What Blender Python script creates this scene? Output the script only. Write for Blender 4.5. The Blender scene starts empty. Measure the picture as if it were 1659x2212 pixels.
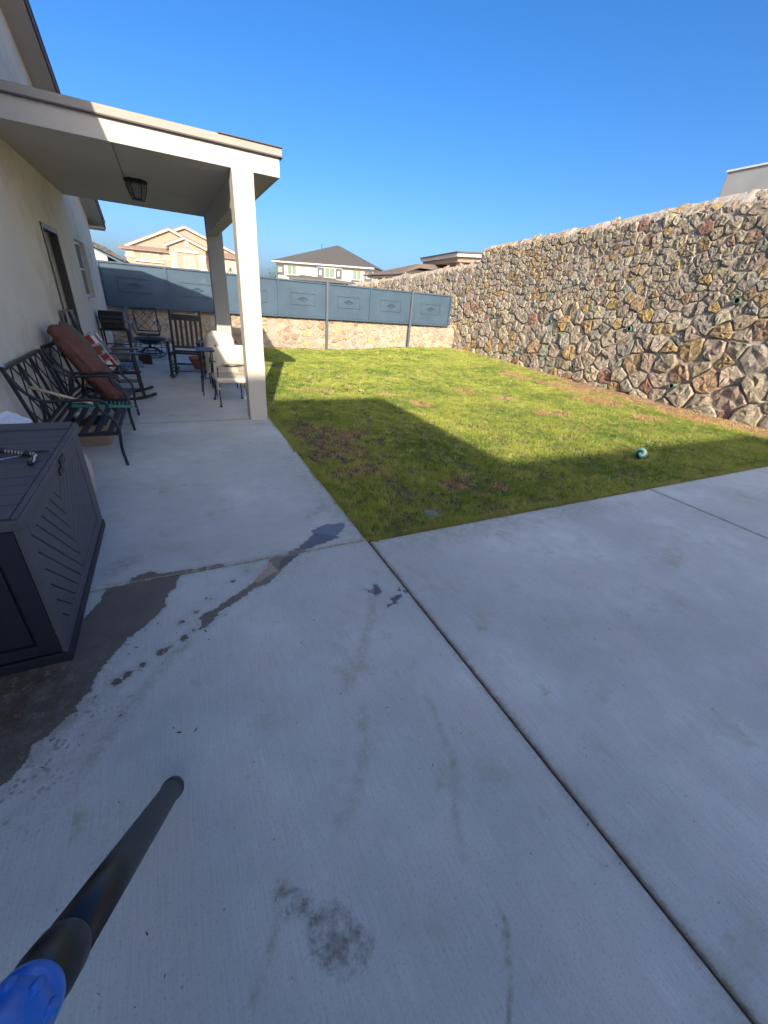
import bpy, math, random
import numpy as np
from mathutils import Vector, Matrix, noise as mnoise
R = math.radians
rnd = random.Random(7)
scene = bpy.context.scene
col = scene.collection

# ---------------------------------------------------------------- camera, sky, sun, exposure
cam = bpy.data.cameras.new('camera')
camo = bpy.data.objects.new('camera', cam)
col.objects.link(camo)
scene.camera = camo
cam.sensor_fit = 'HORIZONTAL'; cam.sensor_width = 36.0
cam.lens = 849.55 / 1659 * 36
cam.clip_start = 0.05; cam.clip_end = 2000
_p, _r, _y = R(27.628), R(5.135), R(28.397)
fwd = Vector((math.sin(_y) * math.cos(_p), math.cos(_y) * math.cos(_p), -math.sin(_p)))
rt = Vector((math.cos(_y), -math.sin(_y), 0)); up = rt.cross(fwd)
r2 = rt * math.cos(_r) + up * math.sin(_r); u2 = up * math.cos(_r) - rt * math.sin(_r)
m = Matrix((r2, u2, -fwd)).transposed().to_4x4()
m.translation = Vector((0, 0, 1.5))
camo.matrix_world = m

SUN = Vector((0.28, 1.0, -0.495)).normalized()          # the way the light travels
sun_el = math.asin(-SUN.z); sun_az = math.atan2(-SUN.x, -SUN.y)
w = bpy.data.worlds.new('World'); scene.world = w; w.use_nodes = True
nt = w.node_tree; bg = nt.nodes['Background']
sky = nt.nodes.new('ShaderNodeTexSky'); sky.sky_type = 'NISHITA'; sky.sun_disc = False
sky.sun_elevation = sun_el; sky.sun_rotation = sun_az
sky.altitude = 1200; sky.air_density = 0.8; sky.dust_density = 10.0; sky.ozone_density = 3.0
hs = nt.nodes.new('ShaderNodeHueSaturation'); hs.inputs['Saturation'].default_value = 1.32; hs.inputs['Hue'].default_value = .503; hs.inputs['Value'].default_value = .94
nt.links.new(sky.outputs[0], hs.inputs['Color']); nt.links.new(hs.outputs[0], bg.inputs[0]); bg.inputs[1].default_value = 0.15
sl = bpy.data.lights.new('sun', 'SUN'); sl.energy = 4.3; sl.angle = R(0.5); sl.color = (1.0, 0.88, 0.70)
so = bpy.data.objects.new('sun', sl); col.objects.link(so)
so.rotation_euler = SUN.to_track_quat('-Z', 'Y').to_euler()
scene.view_settings.view_transform = 'Standard'; scene.view_settings.look = 'None'
scene.view_settings.exposure = 1.0; scene.view_settings.gamma = 1.0
scene.view_settings.use_curve_mapping = False
scene.cycles.max_bounces = 6; scene.cycles.use_denoising = True

# ---------------------------------------------------------------- materials
def nmat(name):
    mt = bpy.data.materials.new(name); mt.use_nodes = True
    return mt, mt.node_tree, mt.node_tree.nodes['Principled BSDF']
def N(nt, t, **k):
    n = nt.nodes.new(t)
    for a, b in k.items():
        if a.startswith('i_'):
            n.inputs[int(a[2:])].default_value = b
        else: setattr(n, a, b)
    return n
def pos(nt, sc=(1, 1, 1), local=False):
    if local:
        g = N(nt, 'ShaderNodeTexCoord'); o = g.outputs['Object']
    else:
        g = N(nt, 'ShaderNodeNewGeometry'); o = g.outputs['Position']
    mp = N(nt, 'ShaderNodeMapping'); mp.inputs['Scale'].default_value = sc
    nt.links.new(o, mp.inputs['Vector']); return mp.outputs[0]
def noise(nt, vec, scale, detail=3, rough=.55):
    n = N(nt, 'ShaderNodeTexNoise'); n.inputs['Scale'].default_value = scale
    n.inputs['Detail'].default_value = detail; n.inputs['Roughness'].default_value = rough
    nt.links.new(vec, n.inputs['Vector']); return n.outputs['Fac']
def ramp(nt, fac, a, b, lo=0., hi=1.):
    n = N(nt, 'ShaderNodeMapRange'); nt.links.new(fac, n.inputs[0])
    n.inputs[1].default_value = a; n.inputs[2].default_value = b; n.inputs[3].default_value = lo; n.inputs[4].default_value = hi
    return n.outputs[0]
def mth(nt, op, a, b):
    n = N(nt, 'ShaderNodeMath', operation=op)
    for i, v in enumerate((a, b)):
        if isinstance(v, (int, float)): n.inputs[i].default_value = v
        else: nt.links.new(v, n.inputs[i])
    return n.outputs[0]
def mix(nt, fac, a, b, mode='MIX'):
    n = N(nt, 'ShaderNodeMix', data_type='RGBA', blend_type=mode)
    for i, v in ((0, fac), (6, a), (7, b)):
        if isinstance(v, (int, float)): n.inputs[i].default_value = v
        elif isinstance(v, tuple): n.inputs[i].default_value = v if len(v) == 4 else v + (1,)
        else: nt.links.new(v, n.inputs[i])
    return n.outputs[2]
def bump(nt, b, h, strength, dist=.01, prev=None):
    n = N(nt, 'ShaderNodeBump'); n.inputs['Strength'].default_value = strength; n.inputs['Distance'].default_value = dist
    nt.links.new(h, n.inputs['Height'])
    if prev: nt.links.new(prev, n.inputs['Normal'])
    nt.links.new(n.outputs[0], b.inputs['Normal']); return n.outputs[0]
def mat(name, c, rough=.7, metal=0, var=.15, vs=3, bs=0, bsc=60, bd=.004, dirt=None, spec=None):
    mt, nt, b = nmat(name)
    v = pos(nt)
    n1 = noise(nt, v, vs, 4)
    cc = mix(nt, ramp(nt, n1, .3, .7), tuple(x * (1 - var) for x in c), tuple(min(1, x * (1 + var)) for x in c))
    if dirt:
        n2 = noise(nt, v, dirt[1], 5, .65)
        cc = mix(nt, ramp(nt, n2, dirt[2], dirt[2] + .15, 0, dirt[3]), cc, dirt[0])
    nt.links.new(cc, b.inputs['Base Color'])
    b.inputs['Roughness'].default_value = rough; b.inputs['Metallic'].default_value = metal
    if spec is not None: b.inputs['Specular IOR Level'].default_value = spec
    if bs: bump(nt, b, noise(nt, v, bsc, 4), bs, bd)
    return mt
def attr(nt, name):
    a = N(nt, 'ShaderNodeAttribute'); a.attribute_name = name; return a

def concrete(name, along_x):
    mt, nt, b = nmat(name)
    v = pos(nt)
    sv = pos(nt, (7, 210, 7) if along_x else (210, 7, 7))
    big = noise(nt, v, .9, 5, .6); mid = noise(nt, v, 5, 6, .65); fine = noise(nt, v, 120, 4, .8)
    streak = noise(nt, sv, 1, 3, .6)
    c = mix(nt, ramp(nt, big, .40, .62), (.47, .51, .485), (.63, .67, .63))
    c = mix(nt, ramp(nt, mid, .42, .72, 0, .5), c, (.45, .465, .45))
    c = mix(nt, ramp(nt, noise(nt, v, 2.1, 4, .6), .50, .66, 0, .6), c, (.565, .545, .525))
    c = mix(nt, ramp(nt, noise(nt, v, 1.4, 5, .7), .52, .64, 0, .55), c, (.45, .49, .485))
    gs = noise(nt, v, 2.7, 6, .7)
    c = mix(nt, ramp(nt, gs, .56, .72, 0, .75), c, (.36, .385, .27))
    gs2 = noise(nt, v, 9, 4, .6)
    c = mix(nt, mth(nt, 'MULTIPLY', ramp(nt, gs2, .62, .70, 0, .55), ramp(nt, gs, .45, .6)), c, (.32, .34, .21))
    c = mix(nt, ramp(nt, streak, .3, .7, 0, 1), mix(nt, .20, c, (.12, .12, .12)), c)
    c = mix(nt, ramp(nt, fine, .54, .68, 0, .6), c, (.24, .23, .22))
    # marks and a painted reflection with a shape of their own, stored on the slab
    edge = noise(nt, v, 38, 3, .65); edge2 = noise(nt, v, 9, 3, .6)
    wob = mth(nt, 'ADD', mth(nt, 'MULTIPLY', mth(nt, 'SUBTRACT', edge, .5), .045), mth(nt, 'ADD', mth(nt, 'MULTIPLY', mth(nt, 'SUBTRACT', edge2, .5), .045), mth(nt, 'MULTIPLY', mth(nt, 'SUBTRACT', noise(nt, v, 120, 3, .7), .5), .03)))
    def m_(nm, lo=.197, hi=.203, k=1):
        return ramp(nt, mth(nt, 'ADD', attr(nt, nm).outputs['Fac'], mth(nt, 'MULTIPLY', wob, k)), lo, hi)
    vp_ = N(nt, 'ShaderNodeTexVoronoi'); vp_.inputs['Scale'].default_value = 17; nt.links.new(v, vp_.inputs['Vector'])
    c = mix(nt, mth(nt, 'MULTIPLY', ramp(nt, vp_.outputs['Distance'], .035, .075, .7, 0), ramp(nt, gs2, .45, .55)), c, (.13, .125, .115))
    wet = m_('wet'); pud = m_('puddle'); tan = m_('tan_reflection'); moss = attr(nt, 'moss').outputs['Fac']; dirt = attr(nt, 'dirt').outputs['Fac']
    foot = m_('foot', .180, .206, 1.2)
    patch = ramp(nt, noise(nt, v, 22, 4, .7), .35, .62)
    mossf = mth(nt, 'MULTIPLY', moss, patch)
    c = mix(nt, mth(nt, 'MULTIPLY', mossf, .9), c, (.15, .17, .075))
    # drying fringe with little wet pocks
    vor = N(nt, 'ShaderNodeTexVoronoi'); vor.inputs['Scale'].default_value = 46; nt.links.new(v, vor.inputs['Vector'])
    pock = mth(nt, 'MULTIPLY', ramp(nt, vor.outputs['Distance'], .30, .42, 1, 0), attr(nt, 'fringe').outputs['Fac'])
    pock = mth(nt, 'MULTIPLY', pock, ramp(nt, noise(nt, v, 13, 3), .46, .54))
    c = mix(nt, mth(nt, 'MULTIPLY', pock, .6), c, (.15, .145, .13))
    wetc = mix(nt, ramp(nt, mid, .35, .7), (.135, .122, .10), (.10, .092, .078))
    damp = ramp(nt, mth(nt, 'ADD', attr(nt, 'wet').outputs['Fac'], mth(nt, 'MULTIPLY', wob, 1.4)), .165, .205)
    c = mix(nt, mth(nt, 'MULTIPLY', damp, .28), c, (.25, .24, .21))
    c = mix(nt, mth(nt, 'MULTIPLY', wet, .95), c, wetc)
    c = mix(nt, mth(nt, 'MULTIPLY', mth(nt, 'MULTIPLY', foot, patch), .9), c, (.16, .155, .14))
    c = mix(nt, mth(nt, 'MULTIPLY', pud, .85), c, (.12, .12, .12))
    c = mix(nt, mth(nt, 'MULTIPLY', tan, .7), c, (.40, .34, .25))  # puddle's tan reflection, painted into the slab colour
    c = mix(nt, mth(nt, 'MULTIPLY', attr(nt, 'grime').outputs['Fac'], ramp(nt, noise(nt, v, 30, 4, .7), .35, .6, .15, .75)), c, (.20, .19, .155))
    dirtf = mth(nt, 'MULTIPLY', dirt, ramp(nt, noise(nt, v, 14, 6, .75), .38, .56))
    c = mix(nt, mth(nt, 'MULTIPLY', dirtf, .85), c, (.085, .06, .042))
    drym = mth(nt, 'MULTIPLY', dirt, ramp(nt, noise(nt, v, 26, 5, .8), .55, .66))
    c = mix(nt, mth(nt, 'MULTIPLY', drym, .55), c, (.34, .33, .31))
    nt.links.new(c, b.inputs['Base Color'])
    r = mix(nt, pud, mix(nt, wet, (.82,) * 3, (.22,) * 3), (.06,) * 3)
    nt.links.new(r, b.inputs['Roughness'])
    h = mth(nt, 'ADD', mth(nt, 'MULTIPLY', streak, .5), fine)
    bn = N(nt, 'ShaderNodeBump'); bn.inputs['Distance'].default_value = .002
    nt.links.new(ramp(nt, pud, 0, 1, .55, .02), bn.inputs['Strength'])
    nt.links.new(h, bn.inputs['Height']); nt.links.new(bn.outputs[0], b.inputs['Normal'])
    return mt

M = {}
M['concrete'] = concrete('broomed concrete', False)
M['concrete_x'] = concrete('broomed concrete across', True)
M['joint'] = mat('joint dirt', (.055, .047, .037), .95, var=.4, vs=20, bs=.6, bsc=200)
M['stucco'] = mat('cream stucco', (.76, .70, .57), .9, var=.04, vs=1.5, bs=.55, bsc=150, bd=.005, dirt=((.50, .43, .32), 1.2, .5, .5))
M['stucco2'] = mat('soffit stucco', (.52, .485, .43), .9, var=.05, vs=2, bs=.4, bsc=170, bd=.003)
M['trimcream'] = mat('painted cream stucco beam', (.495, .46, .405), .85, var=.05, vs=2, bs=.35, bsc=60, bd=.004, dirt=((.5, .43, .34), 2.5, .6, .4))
M['fasciagrey'] = mat('grey metal fascia', (.27, .25, .22), .55, var=.06, vs=2)
M['brownedge'] = mat('brown roof edge', (.09, .07, .07), .7)
M['shingle'] = mat('asphalt shingle', (.075, .072, .07), .95, var=.5, vs=14, bs=.6, bsc=40, bd=.01)
M['shinglebrown'] = mat('brown shingle', (.15, .115, .095), .95, var=.3, vs=10, bs=.5, bsc=40)
M['doorframe'] = mat('dark bronze frame', (.06, .055, .05), .5)
M['doorleaf'] = mat('dark door', (.07, .06, .055), .45)
M['lightgrey'] = mat('light grey strip', (.38, .37, .34), .6)
def glass(name, c, rough=.03):
    mt, nt, b = nmat(name); b.inputs['Base Color'].default_value = c + (1,); b.inputs['Roughness'].default_value = rough
    b.inputs['Specular IOR Level'].default_value = .8
    v = pos(nt); bump(nt, b, noise(nt, v, .8, 2), .05, .02)
    return mt
M['glassdark'] = glass('window glass', (.03, .04, .045))
M['glassgreen'] = glass('pale green window glass', (.17, .22, .175), .15)
M['bluesteel'] = mat('blue grey painted steel', (.050, .084, .122), .55, var=.14, vs=1.3, spec=.25, bs=.08, bsc=20, dirt=((.14, .18, .20), 3.5, .60, .35))
M['bluesteel_dark'] = mat('darker steel post', (.075, .10, .13), .5, var=.1, vs=3)
M['mortar'] = mat('rough mortar', (.42, .365, .305), .97, var=.28, vs=4, bs=1.0, bsc=45, bd=.02)
M['mortar_light'] = mat('pale mortar', (.36, .295, .235), .95, var=.18, vs=5, bs=.6, bsc=50, bd=.01)
M['pipegreen'] = mat('green drain pipe', (.10, .17, .12), .5)
M['black'] = mat('black void', (.01, .01, .01), .9)  # flat black put in for the unlit inside of holes
M['soil'] = mat('lawn soil', (.075, .06, .035), .98, var=.35, vs=5, bs=.8, bsc=60, bd=.015)
_t = M['soil'].node_tree; _b = _t.nodes['Principled BSDF']; _src = _b.inputs['Base Color'].links[0].from_socket
_g = N(_t, 'ShaderNodeNewGeometry'); _x = N(_t, 'ShaderNodeSeparateXYZ'); _t.links.new(_g.outputs['Position'], _x.inputs[0])
_w = mth(_t, 'ADD', _x.outputs[0], mth(_t, 'MULTIPLY', noise(_t, pos(_t), 2.5, 4), .8))
_t.links.new(mix(_t, ramp(_t, _w, 8.9, 9.5), _src, mix(_t, ramp(_t, noise(_t, pos(_t), 7, 5), .35, .65), (.22, .12, .062), (.34, .22, .13))), _b.inputs['Base Color'])
M['sand'] = mat('desert ground', (.30, .24, .17), .98, var=.2, vs=.3)
M['blackmetal'] = mat('charcoal powder coated metal', (.022, .026, .034), .42, metal=.2, var=.15, bs=.15, bsc=300, bd=.001)
M['blackpaint'] = mat('black painted wood', (.010, .010, .012), .38, var=.2)
M['resin'] = mat('charcoal resin', (.078, .085, .102), .55, var=.07, vs=6, bs=.3, bsc=260, bd=.0015)
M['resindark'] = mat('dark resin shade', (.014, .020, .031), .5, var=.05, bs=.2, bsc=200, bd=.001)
M['rust'] = mat('rust brown fabric', (.15, .065, .050), .9, var=.18, vs=7, bs=.8, bsc=9, bd=.05)
M['olive'] = mat('olive grey fabric', (.10, .09, .07), .9, var=.12, vs=5, bs=.3, bsc=18, bd=.01)
M['wood'] = mat('pale wood handle', (.52, .42, .28), .6, var=.15, vs=30)
M['woodtan'] = mat('tan wood', (.30, .22, .15), .8, var=.15, vs=10)
M['teal'] = mat('teal plastic', (.03, .22, .19), .4)
M['white'] = mat('white cloth', (.74, .76, .80), .8, var=.04, vs=6, bs=.3, bsc=30, bd=.005)
M['whiteplastic'] = mat('white plastic', (.70, .70, .68), .4)
M['cream'] = mat('cream canvas', (.66, .60, .49), .85, var=.06, vs=8, bs=.35, bsc=25, bd=.01)
M['meshbeige'] = mat('beige sling mesh', (.42, .37, .29), .8, var=.15, vs=60)
M['terracotta'] = mat('terracotta', (.36, .14, .07), .8, bs=.2)
M['red'] = mat('red card', (.26, .03, .03), .5)
M['greenprint'] = mat('green print', (.05, .12, .05), .5)
M['clearwrap'] = glass('clear wrap', (.38, .38, .40), .22)
M['gasgrey'] = mat('grey gas bottle', (.16, .19, .18), .45, metal=.1)
M['chrome'] = mat('bright metal', (.6, .62, .65), .2, metal=1)
M['beigestone'] = mat('beige ceramic', (.52, .43, .34), .6, var=.15)
M['cardboard'] = mat('cardboard', (.36, .15, .07), .8)
M['tubeblack'] = mat('black nozzle plastic', (.008, .009, .010), .38, var=.25, vs=8, bs=.1, bsc=500, bd=.001, dirt=((.04, .036, .034), 9, .6, .4))
M['blueplastic'] = mat('bright blue plastic', (.0, .15, .62), .28, var=.12, vs=14, spec=.6)
M['housetaupe'] = mat('taupe stucco', (.27, .215, .165), .9, var=.03)
M['housecream'] = mat('cream trim', (.50, .45, .37), .85, var=.03)
M['housewhite'] = mat('white stucco house', (.44, .44, .43), .9, var=.03)
M['housestone'] = mat('pale veneer stone', (.42, .37, .31), .9, var=.1, vs=1)
M['veneerbed'] = mat('veneer bedding', (.35, .29, .23), .9)
M['mauve'] = mat('mauve tile roof', (.21, .15, .12), .9, var=.1)
M['charcoaltrim'] = mat('charcoal trim', (.09, .095, .10), .8)
M['greystucco'] = mat('grey stucco', (.33, .34, .33), .9, var=.08, vs=1.5, bs=.4, bsc=60)
M['lampglass'] = glass('seeded lamp glass', (.22, .21, .17), .25)
M['bark'] = mat('bark', (.12, .09, .06), .9)
M['leaf'] = mat('tree leaf', (.07, .10, .035), .7, var=.4, vs=4)

# coloured stones: the colour sits on the mesh, the material adds grain
def stone_mat(name, gain, grain, grain_s):
    mt, nt, b = nmat(name)
    v = pos(nt)
    a = attr(nt, 'col').outputs['Color']
    n1 = noise(nt, v, 14, 6, .8); n2 = noise(nt, v, 38, 4, .75); n3 = noise(nt, v, 5, 4, .6)
    c = mix(nt, ramp(nt, n1, .46, .56, 0, grain), a, mix(nt, .72, a, (.05, .045, .04)))
    c = mix(nt, ramp(nt, n3, .52, .66, 0, .45), c, (.32, .21, .10))
    c = mix(nt, ramp(nt, n2, .52, .60, 0, .6), c, (.68, .60, .46))
    g = N(nt, 'ShaderNodeMix', data_type='RGBA', blend_type='MULTIPLY'); g.inputs[0].default_value = 1
    nt.links.new(c, g.inputs[6]); g.inputs[7].default_value = (gain, gain, gain, 1)
    nt.links.new(g.outputs[2], b.inputs['Base Color']); b.inputs['Roughness'].default_value = .9
    p = bump(nt, b, noise(nt, v, 13, 6, .8), grain_s, .09)
    bump(nt, b, n2, .9, .02, p)
    return mt
M['stone'] = stone_mat('rough field stone', 1.0, .75, 1.0)
M['stone_flat'] = stone_mat('flush stone', 1.0, .4, .4)

# ---------------------------------------------------------------- mesh helpers
class MB:
    def __init__(s): s.v = []; s.f = []
    def add(s, vs, fs):
        o = len(s.v); s.v += [tuple(x) for x in vs]; s.f += [tuple(i + o for i in f) for f in fs]; return s
    def box(s, a, b, mtx=None):
        x0, y0, z0 = a; x1, y1, z1 = b
        vs = [(x0, y0, z0), (x1, y0, z0), (x1, y1, z0), (x0, y1, z0), (x0, y0, z1), (x1, y0, z1), (x1, y1, z1), (x0, y1, z1)]
        if mtx: vs = [tuple(mtx @ Vector(v)) for v in vs]
        return s.add(vs, [(0, 3, 2, 1), (4, 5, 6, 7), (0, 1, 5, 4), (1, 2, 6, 5), (2, 3, 7, 6), (3, 0, 4, 7)])
    def bar(s, p, q, wd, th, upv=(0, 0, 1)):
        p = Vector(p); q = Vector(q); d = (q - p).normalized(); u = Vector(upv); sd = d.cross(u)
        if sd.length < 1e-4: sd = d.cross(Vector((0, 1, 0)))
        sd.normalize(); u = sd.cross(d); a = sd * wd / 2; b = u * th / 2
        vs = [p - a - b, p + a - b, p + a + b, p - a + b, q - a - b, q + a - b, q + a + b, q - a + b]
        return s.add(vs, [(0, 3, 2, 1), (4, 5, 6, 7), (0, 1, 5, 4), (1, 2, 6, 5), (2, 3, 7, 6), (3, 0, 4, 7)])
    def tube(s, pts, r, n=8, flat=1.0, cap=True):
        pts = [Vector(p) for p in pts]; k = len(pts)
        rs = r if isinstance(r, (list, tuple)) else [r] * k
        prev = None; vs = []
        for i in range(k):
            t = (pts[min(i + 1, k - 1)] - pts[max(i - 1, 0)]).normalized()
            if prev is None:
                u = Vector((0, 0, 1)) if abs(t.z) < .9 else Vector((0, 1, 0))
                u = (u - t * u.dot(t)).normalized()
            else:
                u = (prev - t * prev.dot(t)).normalized()
            prev = u; w_ = t.cross(u)
            for j in range(n):
                a = 2 * math.pi * j / n
                vs.append(pts[i] + u * math.cos(a) * rs[i] * flat + w_ * math.sin(a) * rs[i])
        fs = []
        for i in range(k - 1):
            for j in range(n):
                fs.append((i * n + j, i * n + (j + 1) % n, (i + 1) * n + (j + 1) % n, (i + 1) * n + j))
        if cap:
            fs.append(tuple(range(n))[::-1]); fs.append(tuple((k - 1) * n + j for j in range(n)))
        return s.add(vs, fs)
    def lathe(s, prof, c=(0, 0, 0), n=20, a0=0):
        vs = []; fs = []
        for r_, z in prof:
            for j in range(n):
                a = a0 + 2 * math.pi * j / n
                vs.append((c[0] + r_ * math.cos(a), c[1] + r_ * math.sin(a), c[2] + z))
        for i in range(len(prof) - 1):
            for j in range(n):
                fs.append((i * n + j, i * n + (j + 1) % n, (i + 1) * n + (j + 1) % n, (i + 1) * n + j))
        fs.append(tuple(range(n))[::-1]); fs.append(tuple((len(prof) - 1) * n + j for j in range(n)))
        return s.add(vs, fs)
    def prism(s, poly, t0, t1, ax='x'):
        """poly in the plane across ax; extruded from t0 to t1 along ax"""
        def P(a, b, t): return {'x': (t, a, b), 'y': (a, t, b), 'z': (a, b, t)}[ax]
        n = len(poly)
        vs = [P(a, b, t0) for a, b in poly] + [P(a, b, t1) for a, b in poly]
        fs = [tuple(range(n))[::-1], tuple(range(n, 2 * n))] + [(i, (i + 1) % n, n + (i + 1) % n, n + i) for i in range(n)]
        return s.add(vs, fs)
    def build(s, name, mt, parent=None, smooth=False, bev=0, world=True):
        off = Vector((0, 0, 0))
        vs = s.v
        if parent is not None and world:
            off = parent.matrix_basis.to_translation(); iv = parent.matrix_basis.inverted()
            if parent.parent: iv = iv @ parent.parent.matrix_basis.inverted()
            vs = [tuple(iv @ Vector(v)) for v in vs]
        me = bpy.data.meshes.new(name); me.from_pydata(vs, [], s.f); me.update()
        import bmesh
        bm = bmesh.new(); bm.from_mesh(me); bmesh.ops.recalc_face_normals(bm, faces=bm.faces)
        if bev:
            es = [e for e in bm.edges if len(e.link_faces) == 2 and e.calc_face_angle(0) > .5]
            bmesh.ops.bevel(bm, geom=es, offset=bev, segments=2, affect='EDGES', profile=.6, clamp_overlap=True)
        bm.to_mesh(me); bm.free()
        if smooth: me.shade_smooth()
        if mt: me.materials.append(M[mt] if isinstance(mt, str) else mt)
        o = bpy.data.objects.new(name, me); col.objects.link(o)
        if parent is not None: o.parent = parent
        return o
def spline(pts, k=6):
    pts = [Vector(p) for p in pts]; out = []
    P = [pts[0] * 2 - pts[1]] + pts + [pts[-1] * 2 - pts[-2]]
    for i in range(1, len(P) - 2):
        for j in range(k):
            t = j / k
            a, b, c, d = P[i - 1], P[i], P[i + 1], P[i + 2]
            out.append(.5 * ((2 * b) + (c - a) * t + (2 * a - 5 * b + 4 * c - d) * t * t + (3 * b - a - 3 * c + d) * t ** 3))
    out.append(pts[-1]); return out
def tag(o, label=None, cat=None, group=None, kind=None):
    if label: o['label'] = label
    if cat: o['category'] = cat
    if group: o['group'] = group
    if kind: o['kind'] = kind
    return o
def thing(name, loc, rz, label, cat, group=None):
    o = bpy.data.objects.new(name, None); col.objects.link(o); o.empty_display_size = .1
    o.location = loc; o.rotation_euler = (0, 0, rz)
    o.matrix_basis = Matrix.Translation(Vector(loc)) @ Matrix.Rotation(rz, 4, 'Z')
    return tag(o, label, cat, group)
def struct(name, mb, mt, **k):
    return tag(mb.build(name, mt, **k), kind='structure')
def copy_tree(o, parent=None):
    c = o.copy(); col.objects.link(c); c.parent = parent
    for ch in list(o.children): copy_tree(ch, c)
    return c
def grid_mesh(name, xs, ys, zf, mt, parent=None, smooth=True):
    nx, ny = len(xs), len(ys)
    X, Y = np.meshgrid(xs, ys); Z = zf(X, Y)
    v = np.stack([X.ravel(), Y.ravel(), Z.ravel()], 1)
    i = np.arange((nx - 1) * (ny - 1)); r = i // (nx - 1); c = i % (nx - 1); a = r * nx + c
    f = np.stack([a, a + 1, a + nx + 1, a + nx], 1)
    me = bpy.data.meshes.new(name)
    me.vertices.add(len(v)); me.vertices.foreach_set('co', v.ravel())
    me.loops.add(f.size); me.loops.foreach_set('vertex_index', f.ravel())
    me.polygons.add(len(f)); me.polygons.foreach_set('loop_start', np.arange(0, f.size, 4))
    me.update(); me.validate()
    if smooth: me.shade_smooth()
    me.materials.append(M[mt] if isinstance(mt, str) else mt)
    o = bpy.data.objects.new(name, me); col.objects.link(o)
    if parent: o.parent = parent
    return o, v

# ================================================================= GROUND
def sstep(t): t = np.clip(t, 0, 1); return t * t * (3 - 2 * t)
def lawn_z(x, y):
    return .19 * sstep((x - 4.6) / 3.6) * sstep((y - 7) / 6) + .05 * sstep((x - 8) / 2) * sstep((y - 3) / 4) - .018
struct('ground', MB().box((-400, -400, -.6), (400, 500, -.35)), 'sand')
g_, _ = grid_mesh('lawn_bed', np.linspace(1.06, 10.4, 95), np.linspace(2.19, 14.1, 121),
                  lambda X, Y: lawn_z(X, Y) + .006 * np.sin(X * 7 + Y * 3) * np.sin(Y * 5), 'soil')
tag(g_, kind='structure')

# marks and one painted reflection on the concrete, as outlines in metres on the slab
WET = [(-0.506, 2.185), (-0.152, 2.172), (-0.172, 2.098), (-0.179, 2.046), (-0.228, 1.981), (-0.235, 1.905), (-0.25, 1.864), (-0.302, 1.813), (-0.359, 1.743), (-0.391, 1.724), (-0.412, 1.686), (-0.436, 1.659), (-0.458, 1.604), (-0.483, 1.561), (-0.497, 1.516), (-0.497, 1.467), (-0.521, 1.436), (-0.543, 1.406), (-0.555, 1.363), (-0.593, 1.333), (-0.623, 1.307), (-0.649, 1.272), (-0.658, 1.223), (-0.687, 1.186), (-0.715, 1.155), (-0.744, 1.135), (-0.807, 1.093), (-1.111, 1.1), (-1.317, 2.032), (-0.89, 1.862), (-0.626, 1.672), (-0.606, 1.824), (-0.588, 1.967), (-0.541, 2.059), (-0.519, 2.151)]
STREAM = [(0.729, 2.375), (0.886, 2.272), (0.591, 2.185), (0.527, 2.122), (0.425, 2.037), (0.359, 1.962), (0.3, 1.909), (0.227, 1.9), (0.154, 1.837), (0.088, 1.792), (0.028, 1.776), (-0.018, 1.702), (-0.048, 1.667), (-0.084, 1.676), (-0.065, 1.721), (-0.076, 1.748), (-0.039, 1.783), (0.015, 1.81), (0.084, 1.853), (0.186, 1.922), (0.256, 1.988), (0.327, 2.073), (0.368, 2.169), (0.464, 2.172), (0.574, 2.236)]
PUD = [(0.849, 2.486), (1.015, 2.45), (0.949, 2.348), (0.798, 2.237), (0.62, 2.18), (.5, 2.09), (.40, 2.0), (.34, 1.95), (.38, 2.06), (.45, 2.16), (0.608, 2.241), (0.732, 2.338), (0.71, 2.427)]
TAN_REFLECTION = [(0.381, 2.127), (0.386, 2.025), (0.342, 1.981), (0.255, 1.933), (0.222, 1.956), (0.29, 2.047), (0.324, 2.121)]  # tan reflection of sunlit stucco in the wet film, painted as colour
SEEP = [(-0.315, 2.254), (-0.274, 2.239), (-0.251, 2.215), (-0.146, 2.208), (0.063, 2.203), (0.105, 2.19), (-0.014, 2.18), (-0.158, 2.181), (-0.263, 2.185), (-0.407, 2.188), (-0.408, 2.22)]
FOOT = [(0.059, 0.524), (0.082, 0.506), (0.103, 0.493), (0.121, 0.468), (0.119, 0.449), (0.13, 0.437), (0.155, 0.437), (0.189, 0.409), (0.214, 0.391), (0.229, 0.365), (0.24, 0.346), (0.243, 0.318), (0.222, 0.29), (0.201, 0.291), (0.196, 0.286), (0.167, 0.295), (0.159, 0.311), (0.137, 0.315), (0.132, 0.332), (0.113, 0.361), (0.103, 0.378), (0.107, 0.421), (0.097, 0.449), (0.074, 0.451), (0.054, 0.464), (0.073, 0.47), (0.068, 0.497)]
BLOTS = [[(0.888, 1.7), (0.909, 1.681), (0.909, 1.603), (0.859, 1.59), (0.808, 1.684), (0.862, 1.642)],
         [(0.918, 1.547), (0.956, 1.549), (1.004, 1.557), (0.987, 1.531), (0.952, 1.513), (0.932, 1.49), (0.965, 1.498), (0.906, 1.48), (0.872, 1.483), (0.885, 1.502), (0.925, 1.503)]]
DROPS = [(-0.105, 1.671, .013), (-0.153, 1.634, .018), (-0.214, 1.6, .014), (-0.252, 1.578, .019), (-0.321, 1.535, .013), (-0.375, 1.5, .013), (-0.417, 1.473, .014), (-0.487, 1.424, .011), (-0.544, 1.385, .012), (1.014, 1.59, .014), (1.037, 1.562, .01), (.21, 2.081, .012), (.122, 2., .012), (.776, 1.298, .008), (-.159, 1.757, .012), (-.089, 1.806, .009), (-.019, 1.886, .01)]
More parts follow.
